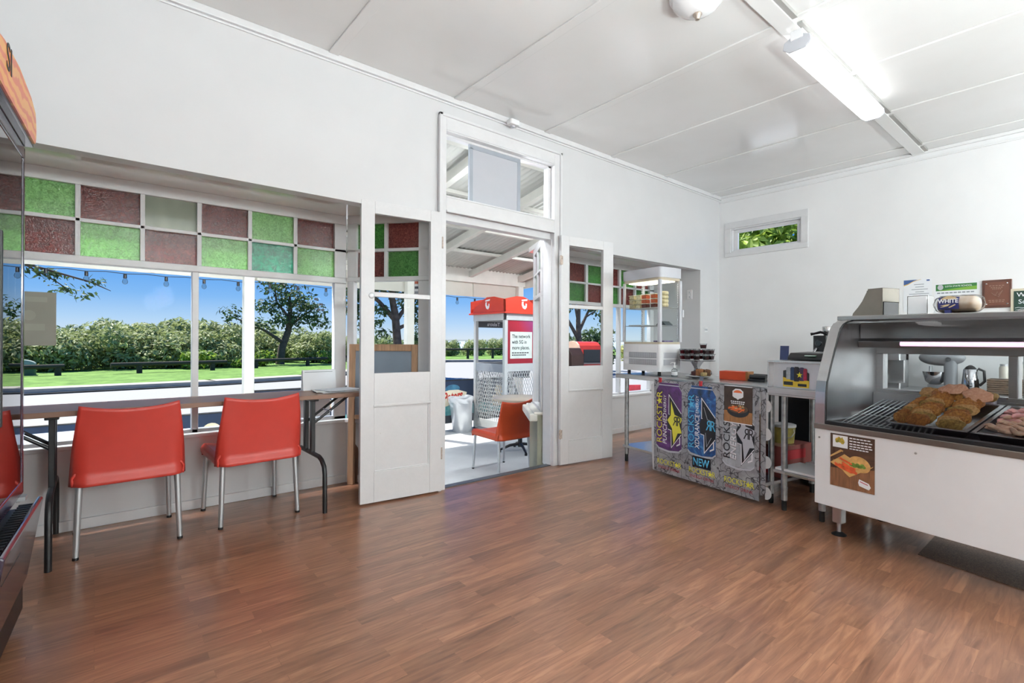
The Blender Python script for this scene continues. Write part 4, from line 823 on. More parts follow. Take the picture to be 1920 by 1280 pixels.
# burger poster on the front panel
t = root('burger_poster', 'food poster of a burger and chips in a box stuck to the white counter front', 'poster', W(C0, .212, -.001, .485), TH)
w, h = .118, .153
b = B(); b.box(-w, -.0015, -h, w, 0, h); b.done('sheet', mat('poster dark timber', '4a3226', .4, var=.35, scale=9, stretch=(1, 1, 6)), t)
b = B(); b.prismF([(-w, -h), (w, -h), (w, -.02), (-w, -.05)], -.0022, -.001); b.done('table_print', mat('poster timber', '7e563c', .4, var=.3, scale=11, stretch=(9, 1, 1)), t)
b = B(); b.box(-w + .014, -.0028, h - .078, -.022, -.001, h - .008); b.done('logo_card', M['paper'], t)
AU = [(-.026, .004), (-.022, .012), (-.012, .016), (-.008, .022), (.0, .02), (.004, .014), (.009, .016), (.012, .024), (.016, .014), (.024, .004), (.026, -.006), (.02, -.018), (.01, -.019), (.004, -.012), (-.006, -.01), (-.016, -.014), (-.023, -.012)]
b = B(); b.prismF([(-.064 + x, h - .038 + z) for x, z in AU], -.0036, -.002); b.done('map_print', mat('map gold green', '5c6b2a', .5, c2='c9a23a', scale=60), t)
b = B(); b.box(-.096, -.0034, h - .066, -.03, -.002, h - .063)
for z, x1 in ((.138, .1), (.122, .11), (.106, .105), (.092, .11), (.078, .09)):
    for k in range(6): b.box(-.012 + k * (x1 + .012) / 6, -.003, z - .003, -.012 + (k + .78) * (x1 + .012) / 6, -.001, z + .003)
b.done('print_lines', M['paper'], t)
b = B(); b.prismF([(-w, .02), (-.06, .065), (-.05, .05), (-.045, .06), (-w, .01)], -.003, -.001); b.prismF([(-.10, .0), (-.03, -.07), (-.01, -.085), (.105, -.01), (.112, .0), (-.008, -.062), (-.02, -.045)], -.0056, -.001); b.prismF([(-w, -.02), (-.04, .04), (.09, -.02), (-.015, -.07)], -.003, -.001); b.done('box_print', mat('poster card box', 'c49a5e', .5, var=.12), t)
b = B(); b.prismF(ell(.04, .012, .058, .042, 24), -.0042, -.001, RY(.35)); b.done('bun_print', mat('poster bun', 'c8995c', .45, var=.25, scale=40), t)
b = B()
for k in range(9): b.prismF(ell(.0 + k * .008, -.012 + .006 * math.sin(k * 2), .012, .009, 8), -.0048, -.001)
b.done('lettuce_print', mat('poster lettuce', '6f8a3a', .5, var=.4, scale=70), t)
random.seed(9); b = B()
for k in range(15): b.box(-.042, -.006 - .0001 * k, -.0045, .03, -.004, .0045, T(random.uniform(-.06, .01), 0, random.uniform(-.05, .005)) @ RY(random.uniform(.15, .55)))
b.done('chips_print', mat('poster chips', 'c9532c', .45, var=.3, scale=30), t)
b = B(); b.prismF([(.035, -.105), (.04, -.085), (.09, -.10), (.10, -.12), (.09, -.135), (.04, -.122)], -.003, -.001); b.done('badge_print', M['paper'], t)
b = B(); b.prismF([(.045, -.095), (.085, -.106), (.086, -.111), (.045, -.10)], -.0036, -.001); b.done('badge_band', mat('badge red', 'b0485a', .5), t)
# trays of food on the deck
DW = Matrix.Translation((C0[0], C0[1], 0)) @ RZ(TH) @ DK
def tray(x0, x1, lab):
    t = root('food_tray', lab, 'tray', DW @ Vector(((x0 + x1) / 2, .20, .004)), TH, rx=.23); w = (x1 - x0) / 2; d = .238; h = .045
    b = B()
    for a in ((-w, -d, h, w, -d + .018, h + .004), (-w, d - .018, h, w, d, h + .004), (-w, -d, h, -w + .018, d, h + .004), (w - .018, -d, h, w, d, h + .004)): b.box(*a)
    b.done('rim', M['steel'], t, bevel=.0015)
    b = B(); i = .02; o = .03
    a = [(-w + i, -d + i), (w - i, -d + i), (w - i, d - i), (-w + i, d - i)]; c = [(-w + o, -d + o), (w - o, -d + o), (w - o, d - o), (-w + o, d - o)]
    va = [b.bm.verts.new((x, y, h)) for x, y in a]; vc = [b.bm.verts.new((x, y, 0)) for x, y in c]
    for k in range(4): b.bm.faces.new((va[k], va[(k + 1) % 4], vc[(k + 1) % 4], vc[k]))
    b.bm.faces.new(vc); b.done('pan', M['steel'], t); return t
tray(.335, .70, 'steel tray heaped with golden crumbed schnitzels in the display counter')
tray(.71, 1.075, 'steel tray of pale pink raw sausages in the display counter')
tray(1.085, 1.44, 'empty steel tray at the far right end of the display counter')
def crumbmat(nm, a, c): 
    n = NT(nm); f = n.noise(70, n.coords(), 5, .75); n.ln(n.ramp(f, [(.36, a), (.68, c)]), n.b.inputs['Base Color']); n.b.inputs['Roughness'].default_value = .75; n.bump(f, .9, .006); return n.m
CRM = [crumbmat('golden crumb', '7e4518', 'c98a42'), crumbmat('deep golden crumb', '6e3a14', 'b5702f'), crumbmat('pale pink crumb', 'c98a6a', 'e8b596')]
CRMS = [CRM[0], CRM[1], crumbmat('olive brown crumb', '6b4a1e', 'b08a48'), crumbmat('tan crumb', '9a6a38', 'd8aa70')]
protos = []
for k in range(5):
    b = B(); b.blob(S3(.064, .046, .011), .22, 1.5, k + 2, 3)
    for v in b.bm.verts: v.co.z += .010 * noise.noise(v.co * 30 + Vector((k, 0, 0))) + .12 * (v.co.x ** 2) * (1 if k % 2 else -1) * 10 * .35
    o = b.done('schnitzel', CRMS[k % 4], None, smooth=180); protos.append(o)
random.seed(12); RT = RZ(TH) @ RX(.23)
G1 = 'schnitzels in the steel tray'; LAB1 = 'golden crumbed schnitzel in the heaped tray of the display counter'
used = set()
def sch(k, x, y, z, rx, ry, rz, lab, grp, m=None, s=1):
    p = protos[k]
    if k in used or m: o = p.copy(); COL.objects.link(o)
    else: o = p; used.add(k)
    if m: o.data = p.data.copy(); o.data.materials[0] = m
    o.location = DW @ Vector((x, y, z)); o.rotation_euler = (RT @ (RZ(rz) @ RX(rx) @ RY(ry))).to_euler(); o.scale = (s,) * 3; tag(o, lab, 'schnitzel', grp)
# left column leaning upright, middle and right columns overlapping like tiles
for i in range(9): sch(i % 5, .378 + .004 * i, .06 + i * .034, .056 + .005 * i, 1.15, .15, 1.0 + random.uniform(-.15, .15), LAB1, G1, s=.72)
for i in range(12): sch((i + 1) % 5, .465 + .014 * math.sin(i * 1.7), .035 + i * .030, .060 + .0042 * i, .80 + random.uniform(-.1, .1), .05, random.uniform(-.22, .22), LAB1, G1, s=.86)
for i in range(12): sch((i + 2) % 5, .60 + .012 * math.cos(i * 2), .025 + i * .030, .054 + .0042 * i, .78 + random.uniform(-.1, .1), -.05, random.uniform(-.25, .25), LAB1, G1, s=.88)
for i in range(5): sch((i + 3) % 5, .40 + .06 * i, .37 + .01 * (i % 2), .112, .6, .1, random.uniform(-.4, .4), LAB1, G1, s=.85)
sch(1, .50, .385, .138, .35, -.1, .3, 'pale pink schnitzel on top at the middle of the heap', 'pale schnitzels on the heap', CRM[2])
sch(3, .62, .345, .125, .35, .25, -.5, 'pale pink schnitzel on top at the right of the heap', 'pale schnitzels on the heap', CRM[2], 1.1)
def sausmat(nm, a, c): 
    n = NT(nm); f = n.noise(30, n.coords(), 4, .6); n.ln(n.ramp(f, [(.3, a), (.7, c)]), n.b.inputs['Base Color']); n.b.inputs['Roughness'].default_value = .3; n.b.inputs['Subsurface Weight'].default_value = .1; n.b.inputs['Subsurface Radius'].default_value = (.01, .004, .003); return n.m
SM = [sausmat('pink sausage skin', 'e29a9c', 'f2c0b8'), sausmat('beige sausage skin', 'c99a80', 'e2bda4')]
random.seed(21); sp = {}
def saus(kind, shape, x, y, z, rz):
    key = (kind, shape)
    if key not in sp:
        b = B(); pts = [(-.055 + .011 * i, .018 * math.sin(i * (.35 + .25 * shape)) * (1 if shape else 1.3), .004 * math.sin(i * 1.1 + shape)) for i in range(11)]
        b.tube(pts, [.004] + [.0115] * 9 + [.004], 10); o = b.done('sausage', SM[kind], None, smooth=60); sp[key] = o
    else: o = sp[key].copy(); COL.objects.link(o)
    o.location = DW @ Vector((x, y, z)); o.rotation_euler = (RT @ (RZ(rz) @ RX(random.uniform(-.2, .2)) @ RY(random.uniform(-.15, .15)))).to_euler()
    tag(o, ('pink raw sausage at the back of the sausage tray', 'beige raw sausage along the front of the sausage tray')[kind], 'sausage', ('pink sausages at the back of the tray', 'beige sausages along the front of the tray')[kind])
for i in range(46):
    y = .17 + random.uniform(0, .22); x = random.uniform(.782, 1.0); saus(0, i % 3, x, y, .032 + .075 * (1 - abs(x - .89) / .16) * random.uniform(.3, 1), random.uniform(-.7, .7))
for i in range(34):
    y = .015 + random.uniform(0, .17); x = random.uniform(.782, 1.0); saus(1, i % 3, x, y, .032 + .06 * (1 - abs(x - .89) / .16) * random.uniform(.3, 1), random.uniform(-.5, .3))
t = root('food_container', 'translucent white lidded container behind the schnitzel tray', 'container', W(C0, .56, .588, .812), TH)
b = B(); b.prism([(-.085, -.026), (.085, -.026), (.085, .026), (-.085, .026)], 0, .07); b.done('box', mat('milky plastic', 'd8cdd6', .3, var=.05), t, bevel=.008); b = B(); b.box(-.09, -.03, .07, .09, .03, .08); b.done('lid', M['whiteplas'], t, bevel=.004)
b = B(); b.box(-.07, -.028, .01, .04, -.0255, .045); b.done('contents_patch', mat('brown contents', '8a5a48', .5), t)  # brown block for the contents of the container
# ------------------------------------------------------------------ things on top of the counter
ZT = 1.341
t = root('napkin_hood', 'stainless bag dispenser with a sloping side on top of the counter', 'dispenser', W(C0, .175, .40, ZT), TH - .15)
sd = [(-.19, 0), (0, 0), (0, .17), (-.085, .17), (-.095, .155), (-.125, .095), (-.15, .06), (-.185, .02)]
b = B(); b.prismF(sd, 0, .004); b.prismF(sd, .15, .154); b.box(-.09, 0, .166, 0, .154, .17); b.box(-.004, 0, .085, 0, .154, .17)
for (x0, z0), (x1, z1) in zip(sd[4:], sd[5:] + [sd[0]]): b.quad((x0, 0, z0), (x1, 0, z1), (x1, .154, z1), (x0, .154, z0))
b.done('casing', mat('aged steel', '857f77', .6, .7, var=.06, scale=14), t)
b = B(); b.box(-.17, .006, .002, -.006, .148, .012); b.box(-.10, .006, .01, -.09, .148, .16); b.done('inner', M['black'], t)
b = B(); b.box(-.003, .01, .0, .002, .145, .082); b.done('opening', M['blackgloss'], t)
t = root('napkin_holder', 'small steel napkin holder with white napkins beside the bread', 'napkin holder', W(C0, .345, .43, ZT - .003), TH + .12)
b = B(); b.box(-.05, 0, 0, .05, .10, .003); b.box(-.05, 0, 0, -.046, .10, .112); b.box(.046, 0, 0, .05, .10, .112); b.box(-.05, .0, .108, .05, .10, .112); b.done('holder', M['steel'], t, bevel=.001)
b = B(); b.box(-.0455, -.006, .004, .0455, .09, .107); b.done('napkins', M['paper'], t, bevel=.003)
t = root('bread_loaf', 'sliced white loaf in a clear printed bag on top of the counter', 'bread', W(C0, .535, .44, ZT - .005), TH + .05)
def loaf(u, v, s=1.0, rx=.108):
    a = 2 * PI * u; x = -rx + 2 * rx * v; e = (1 - abs(2 * v - 1) ** 6) ** .5; e = max(e, .05)
    zz = math.sin(a); return (x, .05 * math.cos(a) * e * s * (1.1 if zz > 0 else 1), .05 + .05 * zz * e * s)
b = B(); b.grid(lambda u, v: loaf(u, v, .93, .098), 28, 20, cu=True); b.done('loaf', mat('bread crust', 'e9ded2', .7, c2='cfae8c', scale=14), t, smooth=60)
b = B(); b.grid(lambda u, v: tuple(Vector(loaf(u, v, 1.0, .112)) * (1 + .06 * noise.noise(Vector(loaf(u, v)) * 30)) + Vector((0, 0, .002))), 40, 26, cu=True); b.done('bag', M['plastic'], t, smooth=60)
b = B(); b.grid(lambda u, v: (-.075 + .092 * u, -.0575 + .010 * abs(v - .45) ** 1.5 * 2.2 + .012 * max(0, v - .7), .024 + .066 * v), 8, 10); b.done('label', mat('navy bread label', '2b2d63', .4), t, solid=.001)
b = B(); b.text('WHITE', .030, T(-.029, -.0595, .068) @ FRONT, .0008, sx=.95, bold=.0008); b.done('lettering', M['paper'], t)
b = B(); b.prismF([(-.062, .082), (-.05, .088), (-.03, .098), (-.01, .094), (.006, .086), (.01, .078), (-.062, .078)], -.058, -.055); b.prismF([(-.065, .045), (-.02, .052), (-.03, .042), (-.05, .036), (-.065, .034), (-.045, .042)], -.0592, -.057); b.prismF([(-.028, .034), (.0, .05), (.004, .046), (-.022, .031)], -.0592, -.057); b.done('wheat_print', mat('wheat print', 'cdb48a', .5), t)
b = B(); b.box(-.045, -.056, .001, -.018, -.04, .02); b.done('closure', mat('navy tape', '26295c', .4), t)
b = B(); b.box(-.02, -.06, 0, .30, .06, .012); o = b.done('steel_pan', M['steel'], None, bevel=.005); tag(o, 'shallow steel pan on top of the counter under the chalk sign', 'pan'); o.location = W(C0, .80, .48, ZT - .008); o.rotation_euler = (0, 0, TH)
# ------------------------------------------------------------------ papers and plaques on the right wall
RW = -PI / 2
def wallpaper_item(name, lab, cat, y, z, w, h): return root(name, lab, cat, (XB + .0005, y, z), RW)
t = wallpaper_item('certificate', 'white certificate with a blue and gold corner on the right wall', 'certificate', 1.293, 1.66, 0, 0)
b = B(); b.box(-.116, -.002, -.17, .112, 0, .16); b.done('sheet', M['paper'], t)
b = B(); b.prismF([(-.114, .155), (.0, .155), (-.04, .14), (-.08, .115), (-.114, .105)], -.003, -.001); b.box(.07, -.003, .135, .095, -.001, .15); b.done('blue_corner', mat('certificate blue', '3c5c93', .5), t)
b = B(); b.prismF([(-.114, .105), (-.08, .115), (-.04, .14), (.02, .156), (.03, .156), (-.04, .133), (-.08, .107), (-.114, .095)], -.0026, -.001); b.done('gold_curve', mat('certificate gold', 'd8b35a', .5), t)
b = B()
for z, a, c in ((.105, -.03, .05), (.08, -.02, .05), (.055, -.05, .08), (.03, -.02, .05), (.01, -.07, .09), (-.01, -.04, .07)): b.box(a, -.0028, z - .003, c, -.001, z + .003)
b.done('print_lines', M['greyink'], t)
t = wallpaper_item('school_certificate', 'green headed school certificate on the right wall behind the bread', 'certificate', 1.0, 1.62, 0, 0)
b = B(); b.box(-.16, -.002, -.16, .165, 0, .14); b.done('sheet', M['paper'], t)
b = B(); b.box(-.15, -.003, .065, .152, -.001, .128); b.done('green_band', mat('certificate green', '2f6f35', .5), t)
b = B(); b.prismF([(-.15, .065), (.152, .065), (.152, .10), (0, .085)], -.0036, -.002); b.done('light_band', mat('certificate light green', '76a53c', .5), t)
b = B(); b.text('LOTA STATE SCHOOL', .022, T(.02, -.004, .106) @ FRONT, .0004, sx=.9); b.done('lettering', M['paper'], t)
b = B(); b.prismF([(-.13, .125), (-.10, .125), (-.105, .09), (-.115, .075), (-.125, .09)], -.0042, -.003); b.prismF(ell(-.115, .10, .022, .026), -.0038, -.003); b.done('crest', M['greyplas'], t)
b = B()
for k in range(9): b.box(-.14 + k * .031, -.003, .038, -.14 + k * .031 + .024, -.001, .05)
b.box(-.12, -.003, .01, .12, -.001, .016); b.box(-.10, -.003, -.02, .10, -.001, -.014); b.done('print_lines', M['greyink'], t)
t = wallpaper_item('wall_plaque', 'brown timber award plaque on the right wall', 'plaque', .711, 1.63, 0, 0)
b = B(); b.box(-.10, -.018, -.128, .10, 0, .13); b.done('timber', mat('plaque timber', '5a3529', .4, var=.2, scale=9, stretch=(1, 1, 6)), t, bevel=.005)
b = B(); b.box(-.082, -.021, -.108, .082, -.018, .108); b.done('brown_plate', mat('plaque plate', '6a4234', .25), t)
for x in (-.07, .07):
    for z in (-.095, .095):
        b = B(); b.lathe([(.007, 0), (.006, .003), (.002, .005)], 14, T(x, -.021, z) @ RX(PI / 2)); b.done('stud', M['chrome'], t, smooth=60)
PP_ = mat('plaque engraving', '9a7a6a', .4); b = B(); b.tube([(-.035, -.0225, .01), (-.01, -.0225, -.02), (.005, -.0225, .02), (.012, -.0225, -.01), (.04, -.0225, .03), (.012, -.0225, -.03), (-.02, -.0225, -.005)], .0016, 6)
for z, w in ((.075, .05), (.058, .04), (.045, .03), (-.06, .055), (-.075, .05)):
    for k in range(5): b.box(-w + k * w * .42, -.0225, z - .003, -w + k * w * .42 + w * .3, -.021, z + .003)
b.done('engraving', PP_, t)
t = root('chalk_sign', 'small cream framed green chalk sign on the right wall at the right edge', 'sign', (XB, .51, 1.547), RW)
b = B(); b.box(-.11, -.02, -.17, .19, 0, .12); b.done('frame', mat('cream frame', 'cfc4ae', .5), t, bevel=.004)
b = B(); b.box(-.088, -.023, -.125, .17, -.02, .098); b.done('chalkboard', mat('green chalkboard', '1f3a30', .7, var=.1), t)
b = B(); b.text('WE', .055, T(-.07, -.0245, .062) @ FRONT, .0004, 'LEFT'); b.text('So', .055, T(-.06, -.0245, .0) @ FRONT, .0004, 'LEFT'); b.tube([(-.08, -.0245, -.055), (-.06, -.0245, -.05), (-.02, -.0245, -.055), (-.08, -.0245, -.075), (-.01, -.0245, -.072)], .002, 6); b.done('chalk_lettering', M['paper'], t)
# ------------------------------------------------------------------ kitchen along the right wall
t = root('kitchen_counter', 'stainless kitchen counter along the right wall behind the display counter', 'counter', (6.1, .6, 0))
b = B(); b.box(-.30, -2.2, .70, .31, 1.7, .735); b.done('worktop', M['steelH'], t, bevel=.004)
for k in range(4):
    b = B(); b.box(-.27, -2.18 + k * .97, .08, .30, -1.22 + k * .97, .70); cb = b.done('cabinet', M['white'], t, bevel=.003); b = B(); b.box(-.285, -1.75 + k * .97, .58, -.27, -1.60 + k * .97, .60); b.done('handle', M['alu'], cb)
b = B(); b.box(-.25, -2.18, 0, .30, 1.68, .08); b.done('plinth', M['black'], t)
t = root('stand_mixer', 'grey stand mixer on the kitchen counter seen through the rear glass', 'mixer', (6.05, 1.04, .735), RW)
GM = mat('grey enamel', '85878c', .3, var=.05)
b = B(); b.rbox(-.09, -.12, 0, .11, .10, .05, .05); b.rbox(.02, -.06, .05, .11, .06, .28, .03); b.done('stand', GM, t, smooth=40)
b = B(); b.blob(T(0, 0, .30) @ S3(.17, .075, .075), .03, 1, 1, 3); b.done('head', GM, t, smooth=180)
b = B(); b.lathe([(.04, .052), (.07, .08), (.09, .16), (.092, .17)], 24, T(-.05, 0, 0)); b.done('bowl', M['chrome'], t, smooth=60)
b = B(); b.cyl((-.08, 0, .22), (-.08, 0, .12), .012, n=10); b.done('beater', M['alu'], t)
b = B(); b.lathe([(.02, 0), (.018, .006)], 16, T(.06, -.076, .29) @ RX(PI / 2)); b.done('dial', M['chrome'], t)
t = root('kettle', 'chrome and black electric kettle on the kitchen counter', 'kettle', (6.05, .84, .735), RW)
b = B(); b.lathe([(.06, .02), (.062, .06), (.05, .20), (.046, .205)], 24); b.done('body', M['chrome'], t, smooth=60); b = B(); b.lathe([(.065, 0), (.065, .02)], 24); b.done('base', M['black'], t); b = B(); b.lathe([(.045, .205), (.03, .225), (.01, .24)], 20); b.tube([(.05, 0, .21), (.09, 0, .19), (.095, 0, .10), (.06, 0, .06)], .011, 8); b.done('handle', M['black'], t, smooth=50)
t = root('wicker_basket', 'brown wicker basket on the kitchen counter seen through the rear glass', 'basket', (6.05, .56, .735), RW)
b = B(); b.prism([(-.15, -.10), (.15, -.10), (.15, .10), (-.15, .10)], 0, .12)
for k in range(7): b.tube([(-.155, -.105, .01 + k * .018), (.155, -.105, .01 + k * .018), (.155, .105, .01 + k * .018), (-.155, .105, .01 + k * .018)], .009, 6, closed=True)
b.done('weave', mat('wicker', '6a5646', .7, var=.35, scale=50), t)
for k, (y, z, s, c, lab) in enumerate(((.62, .87, .035, 'd8d2c6', 'pale jar standing in the wicker basket'), (.50, .87, .042, 'e4e4e0', 'white labelled jar standing in the wicker basket'), (.42, .87, .035, '6b5a48', 'brown jar at the end of the wicker basket'))):
    t = root('jar', lab, 'jar', (6.05, y, z), 0, 'jars in the wicker basket'); b = B(); b.lathe([(s, 0), (s, s * 2.6), (s * .8, s * 3)], 18); b.done('jar', mat('jar %d' % k, c, .25, var=.1), t, smooth=50); b = B(); b.cyl((0, 0, s * 3), (0, 0, s * 3.5), s * .85, n=18); b.done('lid', M['alu'], t)
t = root('coffee_machine', 'chrome coffee machine at the left end of the kitchen counter', 'coffee machine', (6.08, 1.46, .735), RW)
b = B(); b.rbox(-.14, -.15, 0, .14, .15, .05, .02); b.rbox(-.14, .02, .05, .14, .15, .36, .02); b.rbox(-.14, -.15, .27, .14, .15, .36, .02); b.done('body', M['steel'], t, smooth=40); b = B(); b.cyl((-.05, -.08, .27), (-.05, -.08, .22), .03, n=16); b.cyl((-.05, -.1, .235), (-.05, -.25, .225), .012, n=10); b.done('group_handle', M['black'], t, smooth=50)
b = B(); b.lathe([(.025, 0), (.035, .06), (.033, .06)], 16, T(-.05, -.08, .052)); b.done('cup', M['whiteplas'], t, smooth=50)
# coffee grinder behind the till bench
t = root('coffee_grinder', 'black coffee grinder with a steel hopper behind the display counter corner', 'grinder', (5.93, 1.97, .735), RW - .2)
b = B(); b.rbox(-.08, -.10, 0, .08, .10, .04, .03); b.rbox(-.055, -.01, .04, .055, .09, .34, .03); b.done('stand', mat('pale grey casing', 'c4c4c8', .35), t, smooth=40)
b = B(); b.rbox(-.075, -.10, .34, .075, .09, .51, .025); b.done('motor_housing', M['black'], t, smooth=40)
b = B(); b.lathe([(.036, 0), (.03, .004), (.0, .004)], 20, T(-.01, -.101, .43) @ RX(PI / 2), caps=False); b.done('badge', M['blackgloss'], t)
b = B(); b.tube([(.05, -.06, .53), (0, -.08, .545), (-.06, -.09, .53), (-.09, -.10, .525)], [.012, .015, .012, .017], 10); b.done('lever', M['blackgloss'], t, smooth=60)
b = B(); b.lathe([(.035, .51), (.05, .54), (.052, .60), (.048, .605)], 22, T(.03, 0, 0)); b.done('hopper', M['steel'], t, smooth=50)
b = B(); b.tube([(-.03, -.10, .37), (-.03, -.14, .34), (-.03, -.14, .30)], .014, 10); b.tube([(-.05, -.12, .28), (-.01, -.16, .27)], .012, 8); b.done('spout', M['chrome'], t, smooth=60)
# ================================================================== OUTSIDE
G = -.30
b = B(); b.prism([(-12, 3.45), (16, 3.45), (16, 7.6), (-12, 7.6)], G - .1, G); struct(b.done('pavement', M['concrete']))
b = B(); b.prism([(-60, 7.6), (70, 7.6), (70, 31), (24.5, 27.5), (18.9, 30), (13, 25.5), (6.5, 19.6), (-60, 18.2)], G - .15, G - .02); struct(b.done('road', M['road']))
kp = [(-60, 18.2), (-2, 18.4), (3, 18.75), (6.5, 19.6), (13, 25.5), (18.9, 30), (24.5, 27.5), (70, 31)]
b = B()
for (x0, y0), (x1, y1) in zip(kp, kp[1:]):
    d = Vector((x1 - x0, y1 - y0, 0)); ln = d.length; m = T(x0, y0, 0) @ RZ(math.atan2(d.y, d.x)); b.box(-.02, .0, G - .1, ln + .02, .75, G + .13, m)
struct(b.done('kerb', M['kerb']))
b = B()
for (x0, y0), (x1, y1) in zip(kp, kp[1:]):
    d = Vector((x1 - x0, y1 - y0, 0)); m = T(x0, y0, 0) @ RZ(math.atan2(d.y, d.x)); b.box(-.02, -.16, G - .1, d.length + .02, .0, G + .02, m)
struct(b.done('kerb_gutter', M['gutter']))
def grassmat():
    n = NT('sunlit grass'); v = n.coords(); f = n.noise(2.2, v, 8, .7); n.ln(n.ramp(f, [(.3, '466726'), (.5, '678e39'), (.7, '84a952')]), n.b.inputs['Base Color']); n.b.inputs['Roughness'].default_value = .9; n.bump(n.noise(40, v, 3), .6, .05); return n.m
b = B(); b.prism([(-60, 18.9), (3, 19.4), (6.3, 20.3), (12.6, 26.1), (18.9, 30.7), (24.5, 28.2), (70, 31.7), (70, 60), (-60, 60)], G - .05, G + .11); struct(b.done('lawn', grassmat()))
def seamat():
    n = NT('bright sea'); v = n.coords((1, .2, 1)); f = n.noise(.05, v, 4); n.ln(n.ramp(f, [(.3, 'a9bccb'), (.7, 'c2d2dd')]), n.b.inputs['Base Color']); n.b.inputs['Roughness'].default_value = .45; return n.m
b = B(); b.prism([(-6000, 60), (6000, 60), (6000, 6000), (-6000, 6000)], -3.2, -3.0); struct(b.done('sea', seamat()))
b = B(); b.prism([(-400, 16), (-400, 60), (-60, 60), (-60, 7), (-60, 3), (-400, 3)], G - .2, G - .02); b.prism([(70, 3), (400, 3), (400, 60), (70, 60)], G - .2, G - .02); b.prism([(6.6, -40), (60, -40), (60, 3.5), (6.6, 3.5)], G - .2, G - .02); struct(b.done('ground', M['concrete']))
# distant island
random.seed(5)
b = B(); b.grid(lambda u, v: (1180 + u * 700, 1500 + v * 60, -3 + 30 * max(0, math.sin(PI * u)) ** .6 * (.35 + .65 * abs(noise.noise(Vector((u * 5, .3, 0)))) + .5 * math.exp(-((u - .62) / .12) ** 2)) * math.sin(PI * v) ** .5), 60, 6)
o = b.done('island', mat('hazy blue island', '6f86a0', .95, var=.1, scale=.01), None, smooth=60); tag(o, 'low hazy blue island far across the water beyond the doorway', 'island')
# ------------------------------------------------------------------ awning
ZR = lambda y: 2.38 + .18 * (6.95 - y)      # underside of the sheeting
b = B(); nx = 700
g = [[b.bm.verts.new((-3 + 9.15 * i / nx, y, ZR(y) + .012 + .009 * math.sin(2 * PI * (9.15 * i / nx) / .076))) for i in range(nx + 1)] for y in (3.5, 7.15)]
for i in range(nx): b.bm.faces.new((g[0][i], g[0][i + 1], g[1][i + 1], g[1][i]))
r = struct(b.done('roof', M['roofsheet'], None, smooth=180, solid=.002))
for x in (-2.7, -1.62, -.54, .54, 1.62, 2.70, 3.78, 4.86, 5.94):
    b = B(); vs = [(3.5, ZR(3.5) - .135), (6.98, ZR(6.98) - .135), (6.98, ZR(6.98) - .04), (3.5, ZR(3.5) - .04)]; b.prismX(vs, x - .038, x + .038); struct(b.done('roof_rafter', M['ext']))
for y in (3.75, 4.6, 5.4, 6.17):
    b = B(); b.box(-3, y - .035, ZR(y) - .042, 6.1, y + .035, ZR(y) - .002); struct(b.done('roof_batten', M['ext']))
b = B(); b.box(-3, 6.96, 2.16, 6.1, 7.05, 2.40); struct(b.done('roof_beam', M['ext'], bevel=.006))
b = B(); b.box(-3, 7.02, 1.925, 6.08, 7.035, 2.165)
for x in (-1.7, -.6, .5, 1.6, 2.72, 3.84, 4.97): b.box(x - .02, 7.0, 1.93, x + .02, 7.02, 2.165)
struct(b.done('trim_18', mat('valance grey white', 'c6c4ba', .6, var=.06, scale=3)))
b = B(); b.prismX([(3.5, 2.28), (7.05, 2.14), (7.05, 2.40), (3.5, 3.0)], 6.08, 6.12); struct(b.done('trim_19', M['ext']))
for x, lab in ((-.86, 'white awning post at the left end of the bay outside'), (1.48, 'white awning post outside the left bay window between the chairs'), (3.73, 'pale awning post seen through the left door leaf glass'), (5.96, 'white awning post behind the phone booth')):
    t = root('awning_post', lab, 'post', (x, 6.99, G), group='awning posts along the footpath edge')
    b = B(); b.box(-.06, -.06, 0, .06, .06, 2.16 - G); b.done('post', M['ext'], t, bevel=.008); b = B(); b.box(-.075, -.075, 0, .075, .075, .10); b.done('base', M['ext'], t, bevel=.008)
    if abs(x - 1.48) < .1:
        b = B(); b.box(-.025, -.062, 1.42, .025, -.06, 1.55); b.done('sticker', M['paper'], t)
M['exlamp'] = emit('exterior fill diffuser', 'f6faff', EXL * 1.1); M['exlamp3'] = emit('brighter fill diffuser', 'f6faff', EXL * 2.2); M['exlamp2'] = emit('dimmer fill diffuser', 'f6faff', EXL * .7)  # added batten lamps, hidden from view, brightening the footpath under the awning
for x, y, z, w, l in ((.4, 4.35, 2.70, .7, 'unseen added batten light under the awning above the left bay'), (2.77, 3.62, 2.52, .2, 'unseen added short batten light under the awning above the doorway'), (5.2, 4.45, 2.66, .6, 'unseen added batten light under the awning above the right bay')):
    t = root('awning_fill_light', l, 'light', (x, y, z), group='added fill lights under the awning')
    b = B(); b.box(-w, -.05, .03, w, .05, .07); b.done('body', M['white'], t); b = B(); b.box(-w + .02, -.06, -.03, w - .02, .06, .03); b.done('diffuser', M['exlamp3' if x < 1 else 'exlamp' if w > .5 else 'exlamp2'], t, bevel=.01)
    b = B(); b.cyl((0, 0, .06), (0, 0, ZR(y) - z), .012, n=8); b.done('hanger', M['white'], t)
